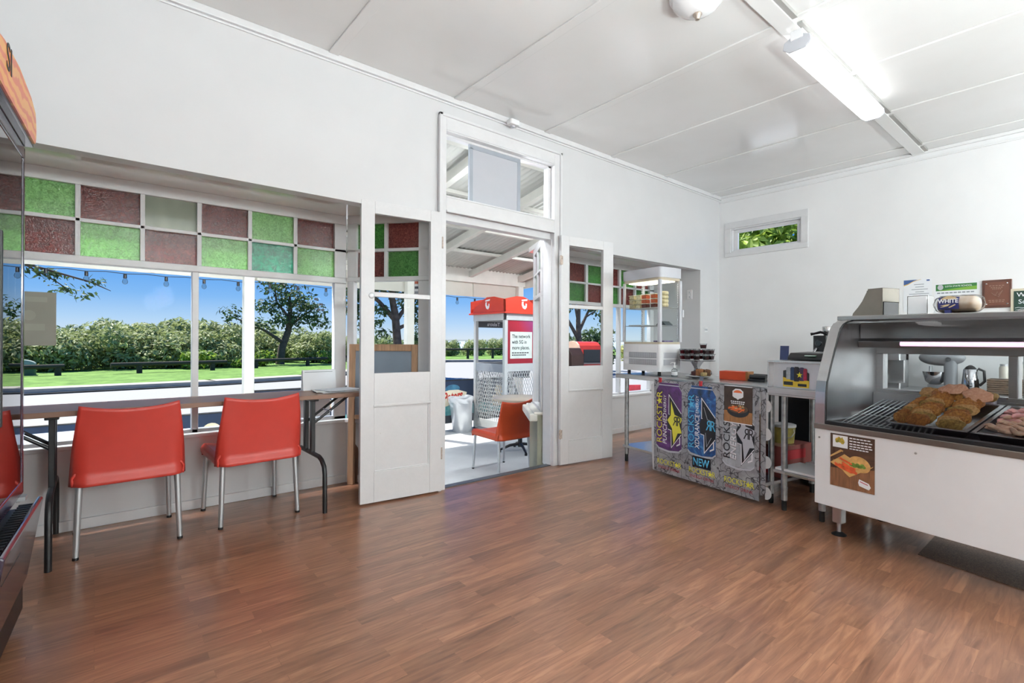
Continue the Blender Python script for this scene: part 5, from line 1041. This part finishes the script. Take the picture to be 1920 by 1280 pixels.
# festoon bulbs
t = root('festoon_lights', 'black festoon cable of clear bulbs along the awning valance', 'string lights', (0, 7.075, 1.90))
bx_ = [-.78, -.40, -.08, .25, .63, 1.01, 1.38, 1.75, 2.10, 2.48, 2.86, 3.24, 3.6, 3.95, 4.31, 4.67, 5.03, 5.4, 5.78]
b = B(); pts = []
for a, c in zip(bx_, bx_[1:]): pts += [(a, 0, .0), ((a + c) / 2, 0, .012)]
b.tube(pts + [(bx_[-1], 0, 0)], .004, 6); b.done('cable', M['black'], t)
BULB = glass('clear bulb glass', (.8, .82, .82), 1.6, .05)
for x in bx_:
    b = B(); b.cyl((x, 0, -.005), (x, 0, -.05), .016, .017, n=12); s_ = b.done('socket', M['black'], t, smooth=50)
    b = B(); b.lathe([(.013, -.05), (.024, -.072), (.027, -.09), (.02, -.108), (.006, -.116)], 14, T(x, 0, 0)); b.done('bulb', BULB, s_, smooth=60)
# ice cream banners along the footpath edge
def banner(x0, x1, lab, words=True):
    t = root('fence_banner', lab, 'banner', ((x0 + x1) / 2, 7.10, 0), group='ice cream banners along the footpath'); w = (x1 - x0) / 2
    zo = -.24 if x0 < 0 else 0; t.location.z = zo
    b = B(); b.box(-w, -.006, -.20 if zo == 0 else -.04, w, .006, .50); p = b.done('sheet', mat('banner navy %d' % int(x0 * 10), '22344f', .45, var=.25, scale=3), t)
    b = B(); b.tube([(-w, 0, .51), (w, 0, .51)], .012, 8); b.done('top_rail', M['black'], t)
    b = B(); b.box(-w, -.009, -.20, w, -.006, -.07); b.done('grey_skirt', mat('banner skirt %d' % int(x0 * 10), '4a4f57', .6), t)
    b = B(); b.box(-w + .02, -.0095, -.07, w - .02, -.006, .10); b.done('teal_ice_print', mat('banner teal %d' % int(x0 * 10), '2f8a93', .5, c2='8cc9c9', scale=9), t)
    if not words: return t
    c = -w + .80
    b = B(); b.prismF(ell(c + .0, .37, .14, .07, 28), -.012, -.006); b.done('blue_swirl', mat('banner swirl %d' % int(x0 * 10), '4f8fb0', .4, c2='24506f', scale=6), t)
    b = B(); b.prismF([(c - .25, .06), (c - .10, .09), (c + .10, .17), (c + .26, .20), (c + .28, .30), (c + .10, .35), (c - .08, .35), (c - .25, .30)], -.014, -.006); b.done('cream_outline', mat('banner cream %d' % int(x0 * 10), 'ece4cc', .5), t)
    b = B(); b.text('Peters', .24, T(c, -.0155, .235) @ FRONT @ RZ(.12), .001, shear=.2, bold=.007, sx=.62); b.done('lettering', mat('banner red %d' % int(x0 * 10), 'c0342c', .45), t)
    b = B(); b.prismF(ell(w - .32, .12, .16, .11, 18), -.012, -.006); b.prismF([(w - .42, .12), (w - .30, .36), (w - .18, .14)], -.013, -.006); b.prismF(ell(w - .30, .30, .10, .09, 16), -.014, -.006); b.done('ice_cream_print', mat('banner ice cream %d' % int(x0 * 10), 'e3c79a', .5, c2='f1e4c8', scale=12), t)
    return t
banner(-.80, 1.40, 'dark blue ice cream banner on the footpath outside the left bay window')
banner(1.56, 3.66, 'dark blue ice cream banner outside between the two middle awning posts')
banner(3.80, 5.88, 'dark blue ice cream banner behind the silver bin and the phone booth')
# bin
t = root('rubbish_bin', 'silver bin with a crumpled plastic liner outside beside the phone booth', 'bin', (4.60, 6.80, G), 0, None, -.01, -.05)
b = B(); b.lathe([(.15, 0), (.155, .01), (.19, .52), (.185, .52), (.15, .03), (.003, .03)], 32); b.done('drum', mat('silver bin', 'c9ccd0', .3, .6, var=.08), t, smooth=50)
b = B(); b.grid(lambda u, v: ((.178 + .025 * v + .006 * math.sin(u * 50 + 9 * v) + (.008 if v > .5 else 0)) * math.cos(2 * PI * u), (.178 + .025 * v + .006 * math.sin(u * 50 + 9 * v)) * math.sin(2 * PI * u), .40 + .16 * v + .012 * math.sin(u * 2 * PI * 4) - .05 * (1 - v) * math.sin(2 * PI * u)), 60, 8, cu=True); b.done('liner', mat('translucent liner', 'd9dcdf', .25, var=.05), t, smooth=120)
# outdoor table
t = root('footpath_table', 'small beige round outdoor table with a black splayed base behind the orange chair', 'table', (4.38, 5.10, G))
b = B(); b.lathe([(.365, .69), (.37, .70), (.37, .715), (.36, .72), (.003, .72)], 40); b.done('tabletop', mat('beige laminate', 'a99f90', .35, var=.06), t, smooth=40)
b = B(); b.cyl((0, 0, .06), (0, 0, .69), .03, n=16); b.done('column', M['black'], t, smooth=50)
for k in range(4):
    a = PI / 4 + k * PI / 2 + .35; b = B(); b.tube([(0, 0, .10), (.14 * math.cos(a), .14 * math.sin(a), .085), (.28 * math.cos(a), .28 * math.sin(a), .03)], [.022, .019, .014], 8); b.cyl((.28 * math.cos(a), .28 * math.sin(a), 0), (.28 * math.cos(a), .28 * math.sin(a), .03), .018, n=10); b.done('foot', M['black'], t, smooth=50)
t = root('footpath_table', 'white rectangular outdoor table outside the left bay window', 'table', (-.35, 4.98, G))
b = B(); b.box(-1.0, -.32, .71, .75, .33, .74); b.done('tabletop', M['whiteplas'], t, bevel=.004); b = B(); b.box(-1.0, -.33, .675, .75, .34, .71); b.done('apron', M['black'], t)
for x in (-.9, .65):
    for y in (-.26, .27):
        b = B(); b.box(x - .02, y - .02, 0, x + .02, y + .02, .675); b.done('leg', M['black'], t)
c4 = dup(c3, (1.02, 5.3, G), 1.5, 'red brown plastic chair outside seen between the two red chairs under the table')
# phone booth
PX_, PY_ = 4.90, 6.08; BW, BD = .84, .84
t = root('phone_booth', 'public phone booth with a red crown roof and mesh sides outside the doorway', 'phone booth', (PX_, PY_, G))
FR_ = mat('booth frame grey', 'bfc2c1', .45, .1, var=.05)
for x in (0, BW - .06):
    for y in (0, BD - .06):
        b = B(); b.box(x, y, 0, x + .06, y + .06, 1.92); b.done('post', FR_, t, bevel=.006)
b = B(); b.box(-.005, -.005, 1.80, BW + .005, .03, 1.92); b.box(-.005, -.005, 1.80, .03, BD + .005, 1.92); b.box(BW - .03, 0, 1.80, BW + .005, BD, 1.92); b.box(0, BD - .03, 1.80, BW, BD + .005, 1.92); b.box(.03, .03, 1.88, BW - .03, BD - .03, 1.90); b.done('top_frame', FR_, t, bevel=.005)
RD = mat('booth red', 'cf3a22', .4, var=.05); 
cp = [(-.04, 1.915), (BW + .04, 1.915), (BW + .04, 1.975), (.80 * BW, 2.02), (.62 * BW, 2.09), (.52 * BW, 2.15), (.42 * BW, 2.178), (.25 * BW, 2.18), (.10 * BW, 2.155), (-.04, 2.125)]
cl = [(-.04, 1.915), (BD + .04, 1.915), (BD + .04, 1.935), (.93 * BD, 1.95), (.88 * BD, 2.04), (.75 * BD, 2.075), (.62 * BD, 2.145), (.50 * BD, 2.178), (.28 * BD, 2.178), (.12 * BD, 2.15), (-.04, 2.125)]
b = B(); b.prismF(cp, -.04, -.015); b.prismF(cp, BD + .015, BD + .04); b.prismX(cl, -.04, -.015); b.prismX(cl, BW + .015, BW + .04); b.box(-.06, -.06, 1.905, BW + .06, BD + .06, 1.93); b.box(-.02, -.02, 1.93, BW + .02, BD + .02, 2.0); cr = b.done('crown', RD, t, bevel=.004)
def tlogo(Mx):
    b = B(); b.prismF([(-.05, .062), (.055, .075), (.052, .052), (.0, .047), (-.045, .042)], -.004, 0, Mx)
    pts = ell(.0, -.02, .055, .055, 20, 200, 440); inn = ell(.005, -.01, .022, .03, 20, 200, 440)[::-1]
    b.prismF([(-.045, .03), (-.015, .035), (-.018, .0), (.0, -.03), (.022, -.02), (.025, .012), (.048, .005), (.042, -.045), (.015, -.075), (-.025, -.06), (-.048, -.015)], -.004, 0, Mx); b.done('emblem', M['paper'], cr)
tlogo(T(.36, -.041, 2.06) @ S3(1.15, 1, 1.1)); tlogo(T(-.041, .40, 2.06) @ RZ(-PI / 2) @ S3(1.15, 1, 1.1))
def redpan():
    n = NT('booth red purple panel'); v = n.coords(); sp = n.add('ShaderNodeSeparateXYZ'); n.ln(v, sp.inputs[0]); zz = n.add('ShaderNodeMath', operation='SUBTRACT'); zz.inputs[1].default_value = 1.05; n.ln(sp.outputs[2], zz.inputs[0]); ad = n.add('ShaderNodeMath', operation='MULTIPLY'); n.ln(zz.outputs[0], ad.inputs[0]); n.ln(sp.outputs[0], ad.inputs[1])
    n.ln(n.ramp(ad.outputs[0], [(.05, '8e1424'), (.2, 'a01f30'), (.45, '8c3d72')]), n.b.inputs['Base Color']); n.b.inputs['Roughness'].default_value = .35; return n.m
b = B(); b.box(.06, .012, 1.115, BW - .06, .024, 1.80); b.done('red_panel', redpan(), t)
b = B(); b.box(.115, .008, 1.195, .575, .012, 1.62); ad = b.done('advert_sheet', mat('pale green sheet', 'd0dad2', .5), t)
b = B()
for s, z in (('The network', 1.545), ('with 5G in', 1.455), ('more places.', 1.365)): b.text(s, .082, T(.15, .0072, z) @ FRONT, .0006, 'LEFT', sx=.88, bold=.001)
b.done('lettering', M['ink'], ad)
b = B()
for z, w in ((1.285, .36), (1.25, .30)):
    for k in range(7): b.box(.15 + k * w / 7, .006, z - .008, .15 + (k + .8) * w / 7, .008, z + .008)
b.done('small_print', M['ink'], ad)
for q in ((.06, .005, .99, BW - .06, .03, 1.115), (.06, .005, .10, BW - .06, .03, .19), (.005, .06, .06, .03, BD - .06, .19), (.06, BD - .03, .97, BW - .06, BD - .005, 1.11)):
    b = B(); b.box(*q); b.done('rail', FR_, t)
b = B(); b.box(.008, .06, .975, .024, BD - .06, 1.105); b.box(.06, BD - .04, .97, BW - .06, BD - .03, 1.11); b.done('shaded_rail_band', M['greyink'], t)  # shade on the rail put into a dark grey band
b = B(); b.box(.06, BD - .03, 1.70, BW - .06, BD - .02, 1.80); bd = b.done('sign_band', mat('dark grey band', '55595c', .4), t)
b = B(); b.text('Telstra', .085, T(BW / 2 - .02, BD - .031, 1.755) @ FRONT @ S3(-1, 1, 1), .0008, sx=1.15, bold=.002); b.done('mirrored_lettering', M['paper'], bd)
def meshpanel(Mx, w, h):
    b = B(); s = .05; n1 = int((w + h * .45) / s) + 1
    def seg(p, q):
        b.box(-.0045, -.002, 0, .0045, .002, (Vector(q) - Vector(p)).length, Mx @ Matrix.Translation((p[0], 0, p[1])) @ RY(math.atan2(q[0] - p[0], q[1] - p[1])))
    k = .42
    for i in range(-int(h * k / s) - 1, int(w / s) + 1):
        for sg in (1, -1):
            x0 = i * s if sg == 1 else w - i * s; z0, z1 = 0, h; xa, xb = x0, x0 + sg * h * k
            if sg == 1:
                if xa < 0: z0 = -xa / k; xa = 0
                if xb > w: z1 = (w - x0) / k; xb = w
            else:
                if xa > w: z0 = (xa - w) / k; xa = w
                if xb < 0: z1 = x0 / k; xb = 0
            if z1 - z0 > .02: seg((xa, z0), (xb, z1))
    return b.done('mesh_panel', FR_, t)
meshpanel(T(.06, .016, .19), BW - .12, .80); meshpanel(T(.016, BD - .06, .19) @ RZ(-PI / 2), BD - .12, .80); meshpanel(T(.06, BD - .02, .19), BW - .12, .80)
b = B(); b.box(BW - .20, .30, .85, BW - .05, .58, 1.55); b.done('phone_unit', mat('phone unit grey', '5d6166', .4), t, bevel=.01)
b = B(); b.box(.0, .0, 0, BW, BD, .03); b.done('floor_plate', M['concrete'], t)
# post box and timber planter seen through the right door leaf
t = root('post_box', 'red street post box with an arched top seen through the right door leaf', 'post box', (6.45, 5.95, G), -.25)
ap = [(-.02, 0), (.46, 0), (.46, 1.30), (.42, 1.40), (.34, 1.455), (.22, 1.47), (.10, 1.455), (.02, 1.40), (-.02, 1.30)]
b = B(); b.prismX([(-.0 + y * .9, z) for y, z in ap], 0, .46); b.done('body', mat('post box red', 'c03a2e', .35), t, bevel=.012)
b = B(); b.prismX([(-.03 + y * 1.0, z + .012) for y, z in ap], -.03, .0); b.done('arch_edge', mat('post box cream', 'd9b7a4', .5), t, bevel=.004)
b = B(); b.box(.08, -.03, 1.10, .42, -.012, 1.33); b.done('slot', M['ink'], t); b = B(); b.box(.06, -.06, 1.08, .44, -.02, 1.10); b.done('slot_lip', mat('post box lip', '7a6f70', .4), t)
b = B(); b.box(.10, -.026, .93, .14, -.018, 1.0); b.prismF([(.18, .93), (.40, .95), (.40, .965), (.18, .945)], -.026, -.018); b.prismF([(.18, .965), (.32, .98), (.32, .99), (.18, .98)], -.026, -.018); b.done('emblem', M['paper'], t)
t = root('timber_box', 'dark brown timber box beside the red post box outside', 'box', (6.02, 5.72, G), -.2)
b = B(); b.prismX([(0, 0), (.4, 0), (.4, 1.25), (.3, 1.36), (.1, 1.36), (0, 1.25)], 0, .25); b.done('casing', mat('dark stained timber', '3a241c', .55, var=.25, scale=5, stretch=(1, 1, .2)), t, bevel=.01); b = B(); b.box(-.02, -.02, 0, .27, .42, .06); b.done('base', M['black'], t)
b = B(); b.box(-.15, 0, 0, .15, .015, .22); o = b.done('red_box_sign', mat('red sign panel', 'd8414a', .5, var=.2, scale=12)); o.location = (7.5, 5.6, .17); o.rotation_euler = (.0, 0, -.5); tag(o, 'low red sign outside seen through the right bay window', 'sign')
b = B(); b.box(-.13, .016, -.47, -.10, .03, .05); b.box(.10, .016, -.47, .13, .03, .05); b.done('leg', M['alu'], o)
# ------------------------------------------------------------------ plants
LM1 = leafmat('mangrove leaves', '526334', 'c0ca8e'); LM2 = leafmat('dark tree leaves', '20331c', '5f7a48'); LM3 = leafmat('fresh green leaves', '3c6a1e', 'b9d05a'); LM4 = leafmat('olive leaves', '5d6a35', 'c9c777')
BARK = mat('grey brown bark', '5b5046', .9, var=.3, scale=8, bump=.4, bscale=20)
def leaves(b, blobs, n, size, rnd, shell=.55):
    tot = sum(r[0] * r[1] * r[2] for _, r in blobs)
    for c, r in blobs:
        for _ in range(int(n * r[0] * r[1] * r[2] / tot) + 3):
            d = Vector((rnd.gauss(0, 1), rnd.gauss(0, 1), rnd.gauss(0, 1))).normalized() * (shell + (1 - shell) * rnd.random())
            p = Vector(c) + Vector((d.x * r[0], d.y * r[1], d.z * r[2]))
            nrm = (d + Vector((rnd.gauss(0, .6), rnd.gauss(0, .6), rnd.gauss(0, .6) + .5))).normalized()
            a = nrm.orthogonal().normalized(); a.rotate(Matrix.Rotation(rnd.random() * 6.28, 3, nrm)); c2 = nrm.cross(a); s = size * (.6 + .8 * rnd.random())
            vs = [b.bm.verts.new(q) for q in (p - a * s, p + c2 * s * .42 + nrm * s * .1, p + a * s, p - c2 * s * .42 + nrm * s * .1)]; b.bm.faces.new(vs)
def bush(lab, loc, R, H, nleaf, size, m, seed, grp, name='mangrove_bush', cat='bush', nb=9):
    rnd = random.Random(seed); t = root(name, lab, cat, loc, 0, grp)
    bl = [((rnd.uniform(-.62, .62) * R, rnd.uniform(-.5, .5) * R, H * rnd.uniform(.25, .8)), (R * rnd.uniform(.36, .55), R * rnd.uniform(.36, .55), H * rnd.uniform(.2, .32))) for _ in range(nb)]
    bl.append(((0, 0, H * .38), (R * .85, R * .8, H * .36)))
    b = B(); leaves(b, bl, nleaf, size, rnd); b.done('foliage', m, t, flip=False)
    b = B()
    for k in range(4): b.tube([(rnd.uniform(-.1, .1), rnd.uniform(-.1, .1), -.1), (rnd.uniform(-.3, .3) * R, rnd.uniform(-.3, .3) * R, H * .35), (rnd.uniform(-.6, .6) * R, rnd.uniform(-.5, .5) * R, H * .7)], [.06, .045, .02], 7)
    b.done('stems', BARK, t); return t
random.seed(31)
HG = 'mangrove bushes beyond the lawn'
HL = 'olive green mangrove bush in the dense belt between the lawn and the sea'
b1 = bush(HL, (-3.2, 29.2, G), 1.5, 2.2, 3400, .12, LM1, 1, HG); b2 = bush(HL, (-1.2, 28.8, G), 1.6, 2.0, 3400, .12, LM1, 2, HG); b3 = bush(HL, (1.0, 29.4, G), 1.5, 2.1, 3400, .12, LM1, 3, HG)
pr_ = [b1, b2, b3]
line = [(-5.2, 28.6, 1.0), (2.9, 29.3, 1.02), (4.7, 29.0, 1.0), (6.4, 32.4, 1.05), (8.6, 33.4, 1.0), (10.4, 31.4, .95), (12.4, 32.8, .92), (14.5, 34.2, .9), (16.8, 36.0, .86), (19.2, 37.6, .74), (21.8, 38.4, .7), (24.4, 38.2, .74), (27.2, 38.0, .8), (30.2, 38.4, .85), (33.4, 39.0, .85), (37, 40, .9),
        (-6.2, 32, 1.2), (-3.8, 32.4, 1.1), (-1.6, 31.8, 1.02), (.6, 32.6, 1.18), (2.6, 32.2, 1.22), (4.9, 32.6, 1.25), (7.2, 35, 1.12), (9.6, 35.8, 1.0), (11.8, 35.2, .98), (14.2, 37, .95), (17, 39, .85), (20, 41, .62), (23.2, 41.6, .66), (26.6, 41.6, .74), (29.5, 41.6, .8), (33, 42, .85),
        (-8.2, 34.8, 1.2), (-5, 35.4, 1.15), (-2, 35.2, 1.0), (1.4, 35.8, 1.22), (4.4, 35.6, 1.34), (7.4, 36.2, 1.28), (10.4, 37, 1.1), (13.4, 38.6, 1.05)]
for k, (x, y, s) in enumerate(line): dup(pr_[k % 3], (x, y, G + .02), rot=(0, 0, random.uniform(0, 6)), scale=(s * 1.05, s * 1.05, s))
# shrubs at the foot of the belt
for k, (x, y, s, lab) in enumerate(((3.6, 27.4, .55, 'small fresh green shrub by the long timber rail on the lawn'), (6.6, 28.4, .6, 'small fresh green shrub between the two timber rails'), (10.6, 29.6, .6, 'small fresh green shrub under the lone tree'), (5.6, 27.2, .4, 'tufty green shrub under the end of the timber rail'))):
    bush(lab, (x, y, G + .1), 1.0 * s * 1.4, 1.2 * s * 1.3, 500, .11, LM3, 40 + k, 'small shrubs on the lawn', 'small_shrub', 'shrub', 5)
def tree(name, lab, loc, trunk, limbs, blobs, n, size, m, seed):
    rnd = random.Random(seed); t = root(name, lab, 'tree', loc); b = B(); b.tube([p for p, _ in trunk], [r for _, r in trunk], 10)
    for pts in limbs: b.tube([p for p, _ in pts], [r for _, r in pts], 7)
    b.done('trunk', BARK, t, smooth=60); b = B(); leaves(b, blobs, n, size, rnd, .3); b.done('crown', m, t, flip=False); return t
tree('lone_tree', 'lone tree with an open dark crown on the lawn outside the left bay window', (7.96, 30, G),
     [((0, 0, 0), .24), ((.1, 0, 1.0), .2), ((.45, 0, 2.0), .17), ((.55, 0, 3.0), .12), ((.5, 0, 4.2), .05)], [[((.2, 0, 1.3), .12), ((-.8, 0, 2.0), .07), ((-2.4, 0, 2.7), .03)], [((.45, 0, 2.2), .1), ((1.3, .2, 2.9), .06), ((2.0, 0, 3.4), .03)], [((.5, 0, 2.7), .09), ((-.2, 0, 3.6), .06), ((-.3, 0, 4.6), .03)]],
     [((-.2, 0, 4.6), (1.1, 1, .7)), ((.7, 0, 3.9), (1.4, 1.2, .8)), ((-.6, 0, 3.3), (1.0, 1, .5)), ((1.6, 0, 3.1), (1.2, 1, .8)), ((.3, 0, 2.6), (1.3, 1, .6)), ((-1.3, 0, 2.3), (1.0, .8, .5)), ((-2.5, 0, 2.8), (.7, .6, .6)), ((2.1, 0, 2.5), (.9, .8, .5))], 1900, .13, LM2, 7)
tree('spreading_tree', 'big dark spreading tree seen through the left door leaf', (9.45, 18.5, G),
     [((0, 0, 0), .22), ((-.1, 0, 1.4), .17), ((-.2, 0, 2.5), .15), ((-.35, 0, 3.2), .12)], [[((-.22, 0, 2.3), .11), ((-.9, 0, 3.0), .08), ((-1.9, 0, 3.7), .05)], [((-.2, 0, 2.2), .10), ((.3, 0, 2.9), .07), ((.7, 0, 3.6), .04)], [((-.2, 0, 1.9), .09), ((.7, 0, 2.3), .05)], [((-.35, 0, 3.1), .14), ((-.3, 0, 4.4), .06)]],
     [((-1.6, 0, 3.4), (.9, .9, .5)), ((-.5, 0, 3.9), (1.2, 1, .6)), ((.5, 0, 3.6), (.8, .9, .6)), ((-1.9, 0, 2.7), (.5, .5, .5)), ((.75, 0, 2.4), (.45, .5, .5)), ((.85, 0, 1.6), (.4, .5, .5)), ((-1.4, 0, 1.9), (.5, .4, .3)), ((.4, 0, 3.0), (.6, .5, .4)), ((-.85, 0, 2.65), (.55, .4, .3)), ((.5, 0, 2.7), (.45, .4, .3)), ((-.75, 0, 1.75), (.4, .4, .25)), ((-1.0, 0, 2.2), (.4, .4, .2))], 3600, .10, LM2, 8)
tree('bare_tree', 'thin branched tree seen through the right door leaf above the post box', (16.4, 15.2, G),
     [((0, 0, 0), .16), ((.05, 0, 1.5), .13), ((.0, 0, 2.4), .10), ((.1, 0, 3.6), .05)], [[((.0, 0, 1.6), .09), ((-.6, .2, 2.6), .06), ((-1.0, .3, 3.7), .025)], [((.05, 0, 1.9), .08), ((.5, -.2, 2.9), .05), ((.8, -.3, 3.8), .02)], [((0, 0, 2.3), .06), ((-.25, 0, 3.2), .04), ((-.3, 0, 4.0), .02)], [((.3, -.1, 2.5), .04), ((1.0, -.4, 3.0), .02)]],
     [((-.6, .2, 3.2), (.7, .6, .5)), ((.6, -.2, 3.2), (.8, .6, .5)), ((.0, 0, 3.9), (.9, .7, .5)), ((1.1, -.4, 2.6), (.5, .4, .3))], 700, .10, LM2, 9)
for k, (x, y, s, lab) in enumerate(((15.4, 15.6, 1.0, 'dark bush at the foot of the thin branched tree'), (17.6, 15.4, 1.05, 'dark bush to the right of the thin branched tree'), (19.2, 17.2, 1.1, 'dark bush behind the thin branched tree'))): bush(lab, (x, y, G), 1.3 * s, 2.1 * s, 1800, .12, LM2, 60 + k, 'dark bushes under the thin tree', 'dark_bush', 'bush', 6)
bush('round olive bush far along the road seen beside the glass display', (27, 19.6, G), 1.6, 1.3, 1200, .14, LM4, 70, None, 'olive_bush', 'bush', 5)
rnd = random.Random(5); t = root('street_tree', 'leafy street tree whose branch hangs into the top left of the bay window', 'tree', (-2.9, 8.7, G))
OB = (2.1, -.3, 2.22)
def ob(*a): return tuple(v + o for v, o in zip(a, OB))
b = B(); b.tube([(0, 0, -.1), (.05, 0, 1.2), (.0, 0, 2.6), (-.1, .1, 4.4)], [.16, .14, .12, .05], 12); b.tube([(0, 0, 2.3), ob(-1.4, .1, .42), ob(-.9, 0, .4), ob(-.3, 0, .22), ob(.2, 0, .14), ob(.75, 0, -.02), ob(.95, 0, -.12)], [.07, .05, .035, .025, .016, .01, .004], 7)
b.tube([ob(.1, 0, .17), ob(.4, .05, -.02), ob(.6, .05, -.18)], [.012, .008, .003], 6); b.tube([ob(-.3, 0, .22), ob(-.1, .05, .0), ob(.02, .05, -.25)], [.015, .01, .004], 6); b.done('trunk', BARK, t, smooth=60)
b = B(); leaves(b, [(ob(*c), r) for c, r in (((-.55, 0, .1), (.5, .25, .26)), ((-.3, 0, -.02), (.35, .25, .2)), ((-.45, 0, .1), (.35, .25, .2)), ((-.05, 0, .12), (.3, .2, .14)), ((-.2, .05, -.12), (.22, .15, .12)), ((.5, .05, -.12), (.2, .12, .1)), ((.8, 0, -.02), (.16, .1, .08)), ((.35, 0, .05), (.25, .12, .1)), ((.7, .05, -.2), (.14, .1, .08)))], 1500, .042, rnd, .2)
leaves(b, [((-.2, .1, 3.6), (.9, .9, .6)), ((.5, .1, 3.9), (.9, .8, .6)), ((-.9, 0, 3.2), (.7, .7, .5))], 1500, .09, rnd, .3); b.done('crown', LM2, t, flip=False)
tree('garden_tree', 'bright leafy tree outside the small high window', (9.6, 4.6, G), [((0, 0, 0), .16), ((0, 0, 2.6), .1), ((.1, 0, 4.0), .05)], [[((0, 0, 2.0), .07), ((-.7, .3, 3.2), .03)], [((0, 0, 2.2), .07), ((.6, -.4, 3.3), .03)]],
     [((-.3, 0, 3.1), (1.3, 1.5, .7)), ((.3, .6, 3.7), (1.4, 1.4, .8)), ((0, -.7, 3.4), (1.3, 1.2, .8)), ((-.5, .9, 2.9), (.9, .9, .5)), ((.5, -1.6, 3.2), (1.0, 1.0, .7))], 6500, .10, LM3, 12)
# timber rails and a utility pit on the lawn
def rail(lab, p0, p1, posts, h, zg=G + .11):
    p0 = Vector(p0 + (0,)); p1 = Vector(p1 + (0,)); d = p1 - p0; t = root('timber_rail', lab, 'rail', (p0.x, p0.y, zg), math.atan2(d.y, d.x), 'timber rails on the lawn')
    b = B(); b.tube([(0, 0, h), (d.length, 0, h)], .085, 10); b.done('log', M['log'], t, smooth=50)
    for q in posts: b = B(); b.cyl((q * d.length, 0, -.05), (q * d.length, 0, h - .05), .10, n=12); b.done('post', M['log'], t, smooth=50)
    return t
rail('dark timber rail at the left end of the lawn beside the green box', (-4.5, 24.6), (-.9, 25.2), (.05, .55, .95), .34)
rail('long dark timber rail on the lawn in the middle of the bay window', (.45, 25.0), (4.6, 25.9), (.22, .86), .36)
rail('dark timber rail on the lawn in front of the lone tree', (5.3, 26.4), (9.8, 27.8), (.15, .75), .36)
rail('dark timber rail on the lawn right of the lone tree', (11.4, 29.0), (15.5, 31.6), (.1, .8), .4)
rail('tall timber rail across the lawn seen past the phone booth', (20.0, 31.8), (27.5, 31.2), (.25, .55, .85), .72)
t = root('service_box', 'small green domed service box on the lawn by the left timber rail', 'box', (-2.15, 26.0, G + .1)); b = B(); b.rbox(-.42, -.3, 0, .42, .3, .42, .06); b.done('casing', mat('dull green casing', '4d6a52', .6, var=.1), t); b = B(); b.prismF(ell(0, .42, .42, .17, 14, 0, 180), -.3, .3); b.done('lid', mat('pale lid', '9aa7a0', .4), t)
# ------------------------------------------------------------------ light and camera
wd = bpy.data.worlds.new('sky'); SC.world = wd; wd.use_nodes = True; nt = wd.node_tree; bg = nt.nodes['Background']
tc = nt.nodes.new('ShaderNodeTexCoord'); sx = nt.nodes.new('ShaderNodeSeparateXYZ'); cr_ = nt.nodes.new('ShaderNodeValToRGB'); nt.links.new(tc.outputs['Generated'], sx.inputs[0]); nt.links.new(sx.outputs['Z'], cr_.inputs['Fac']); nt.links.new(cr_.outputs['Color'], bg.inputs['Color'])
e = cr_.color_ramp.elements
stops = [(0, 'b8c4cc'), (.002, 'dbe9f5'), (.035, 'b6d8fa'), (.075, '86bdf8'), (.125, '5ea6f5'), (.25, '3f8cea'), (1, '2d6fd2')]
while len(e) < len(stops): e.new(.5)
for k, (p, c) in enumerate(stops): e[k].position = p; e[k].color = lin(c)
bg.inputs['Strength'].default_value = 1.0
sl = bpy.data.lights.new('sun', 'SUN'); sl.energy = SUN; sl.angle = math.radians(.6); sl.color = (1, .96, .88); so = bpy.data.objects.new('sun', sl); COL.objects.link(so)
so.rotation_euler = Vector((.17, -.46, -.87)).to_track_quat('-Z', 'Y').to_euler(); so.location = (0, 20, 30)
cd = bpy.data.cameras.new('camera'); cam = bpy.data.objects.new('camera', cd); COL.objects.link(cam); SC.camera = cam
cd.sensor_width = 36; cd.lens = 941 / 1920 * 36; cd.clip_end = 12000; cd.clip_start = .02; cd.shift_y = -.0003
ya, ro = .69248, .0049
F = Vector((math.sin(ya), math.cos(ya), 0)); R0 = Vector((math.cos(ya), -math.sin(ya), 0)); U0 = Vector((0, 0, 1)); R = R0 * math.cos(ro) + U0 * math.sin(ro); U = U0 * math.cos(ro) - R0 * math.sin(ro)
cam.matrix_world = Matrix(((R.x, U.x, -F.x, 0), (R.y, U.y, -F.y, 0), (R.z, U.z, -F.z, 1.17), (0, 0, 0, 1)))
SC.view_settings.view_transform = 'Standard'; SC.view_settings.look = 'None'; SC.view_settings.gamma = 1; SC.view_settings.use_curve_mapping = False; SC.view_settings.exposure = EXPO
SC.cycles.use_denoising = True; SC.cycles.max_bounces = 10; SC.cycles.transparent_max_bounces = 24; SC.cycles.diffuse_bounces = 5; SC.cycles.glossy_bounces = 5; SC.cycles.sample_clamp_indirect = 6; SC.cycles.caustics_reflective = False; SC.cycles.caustics_refractive = False
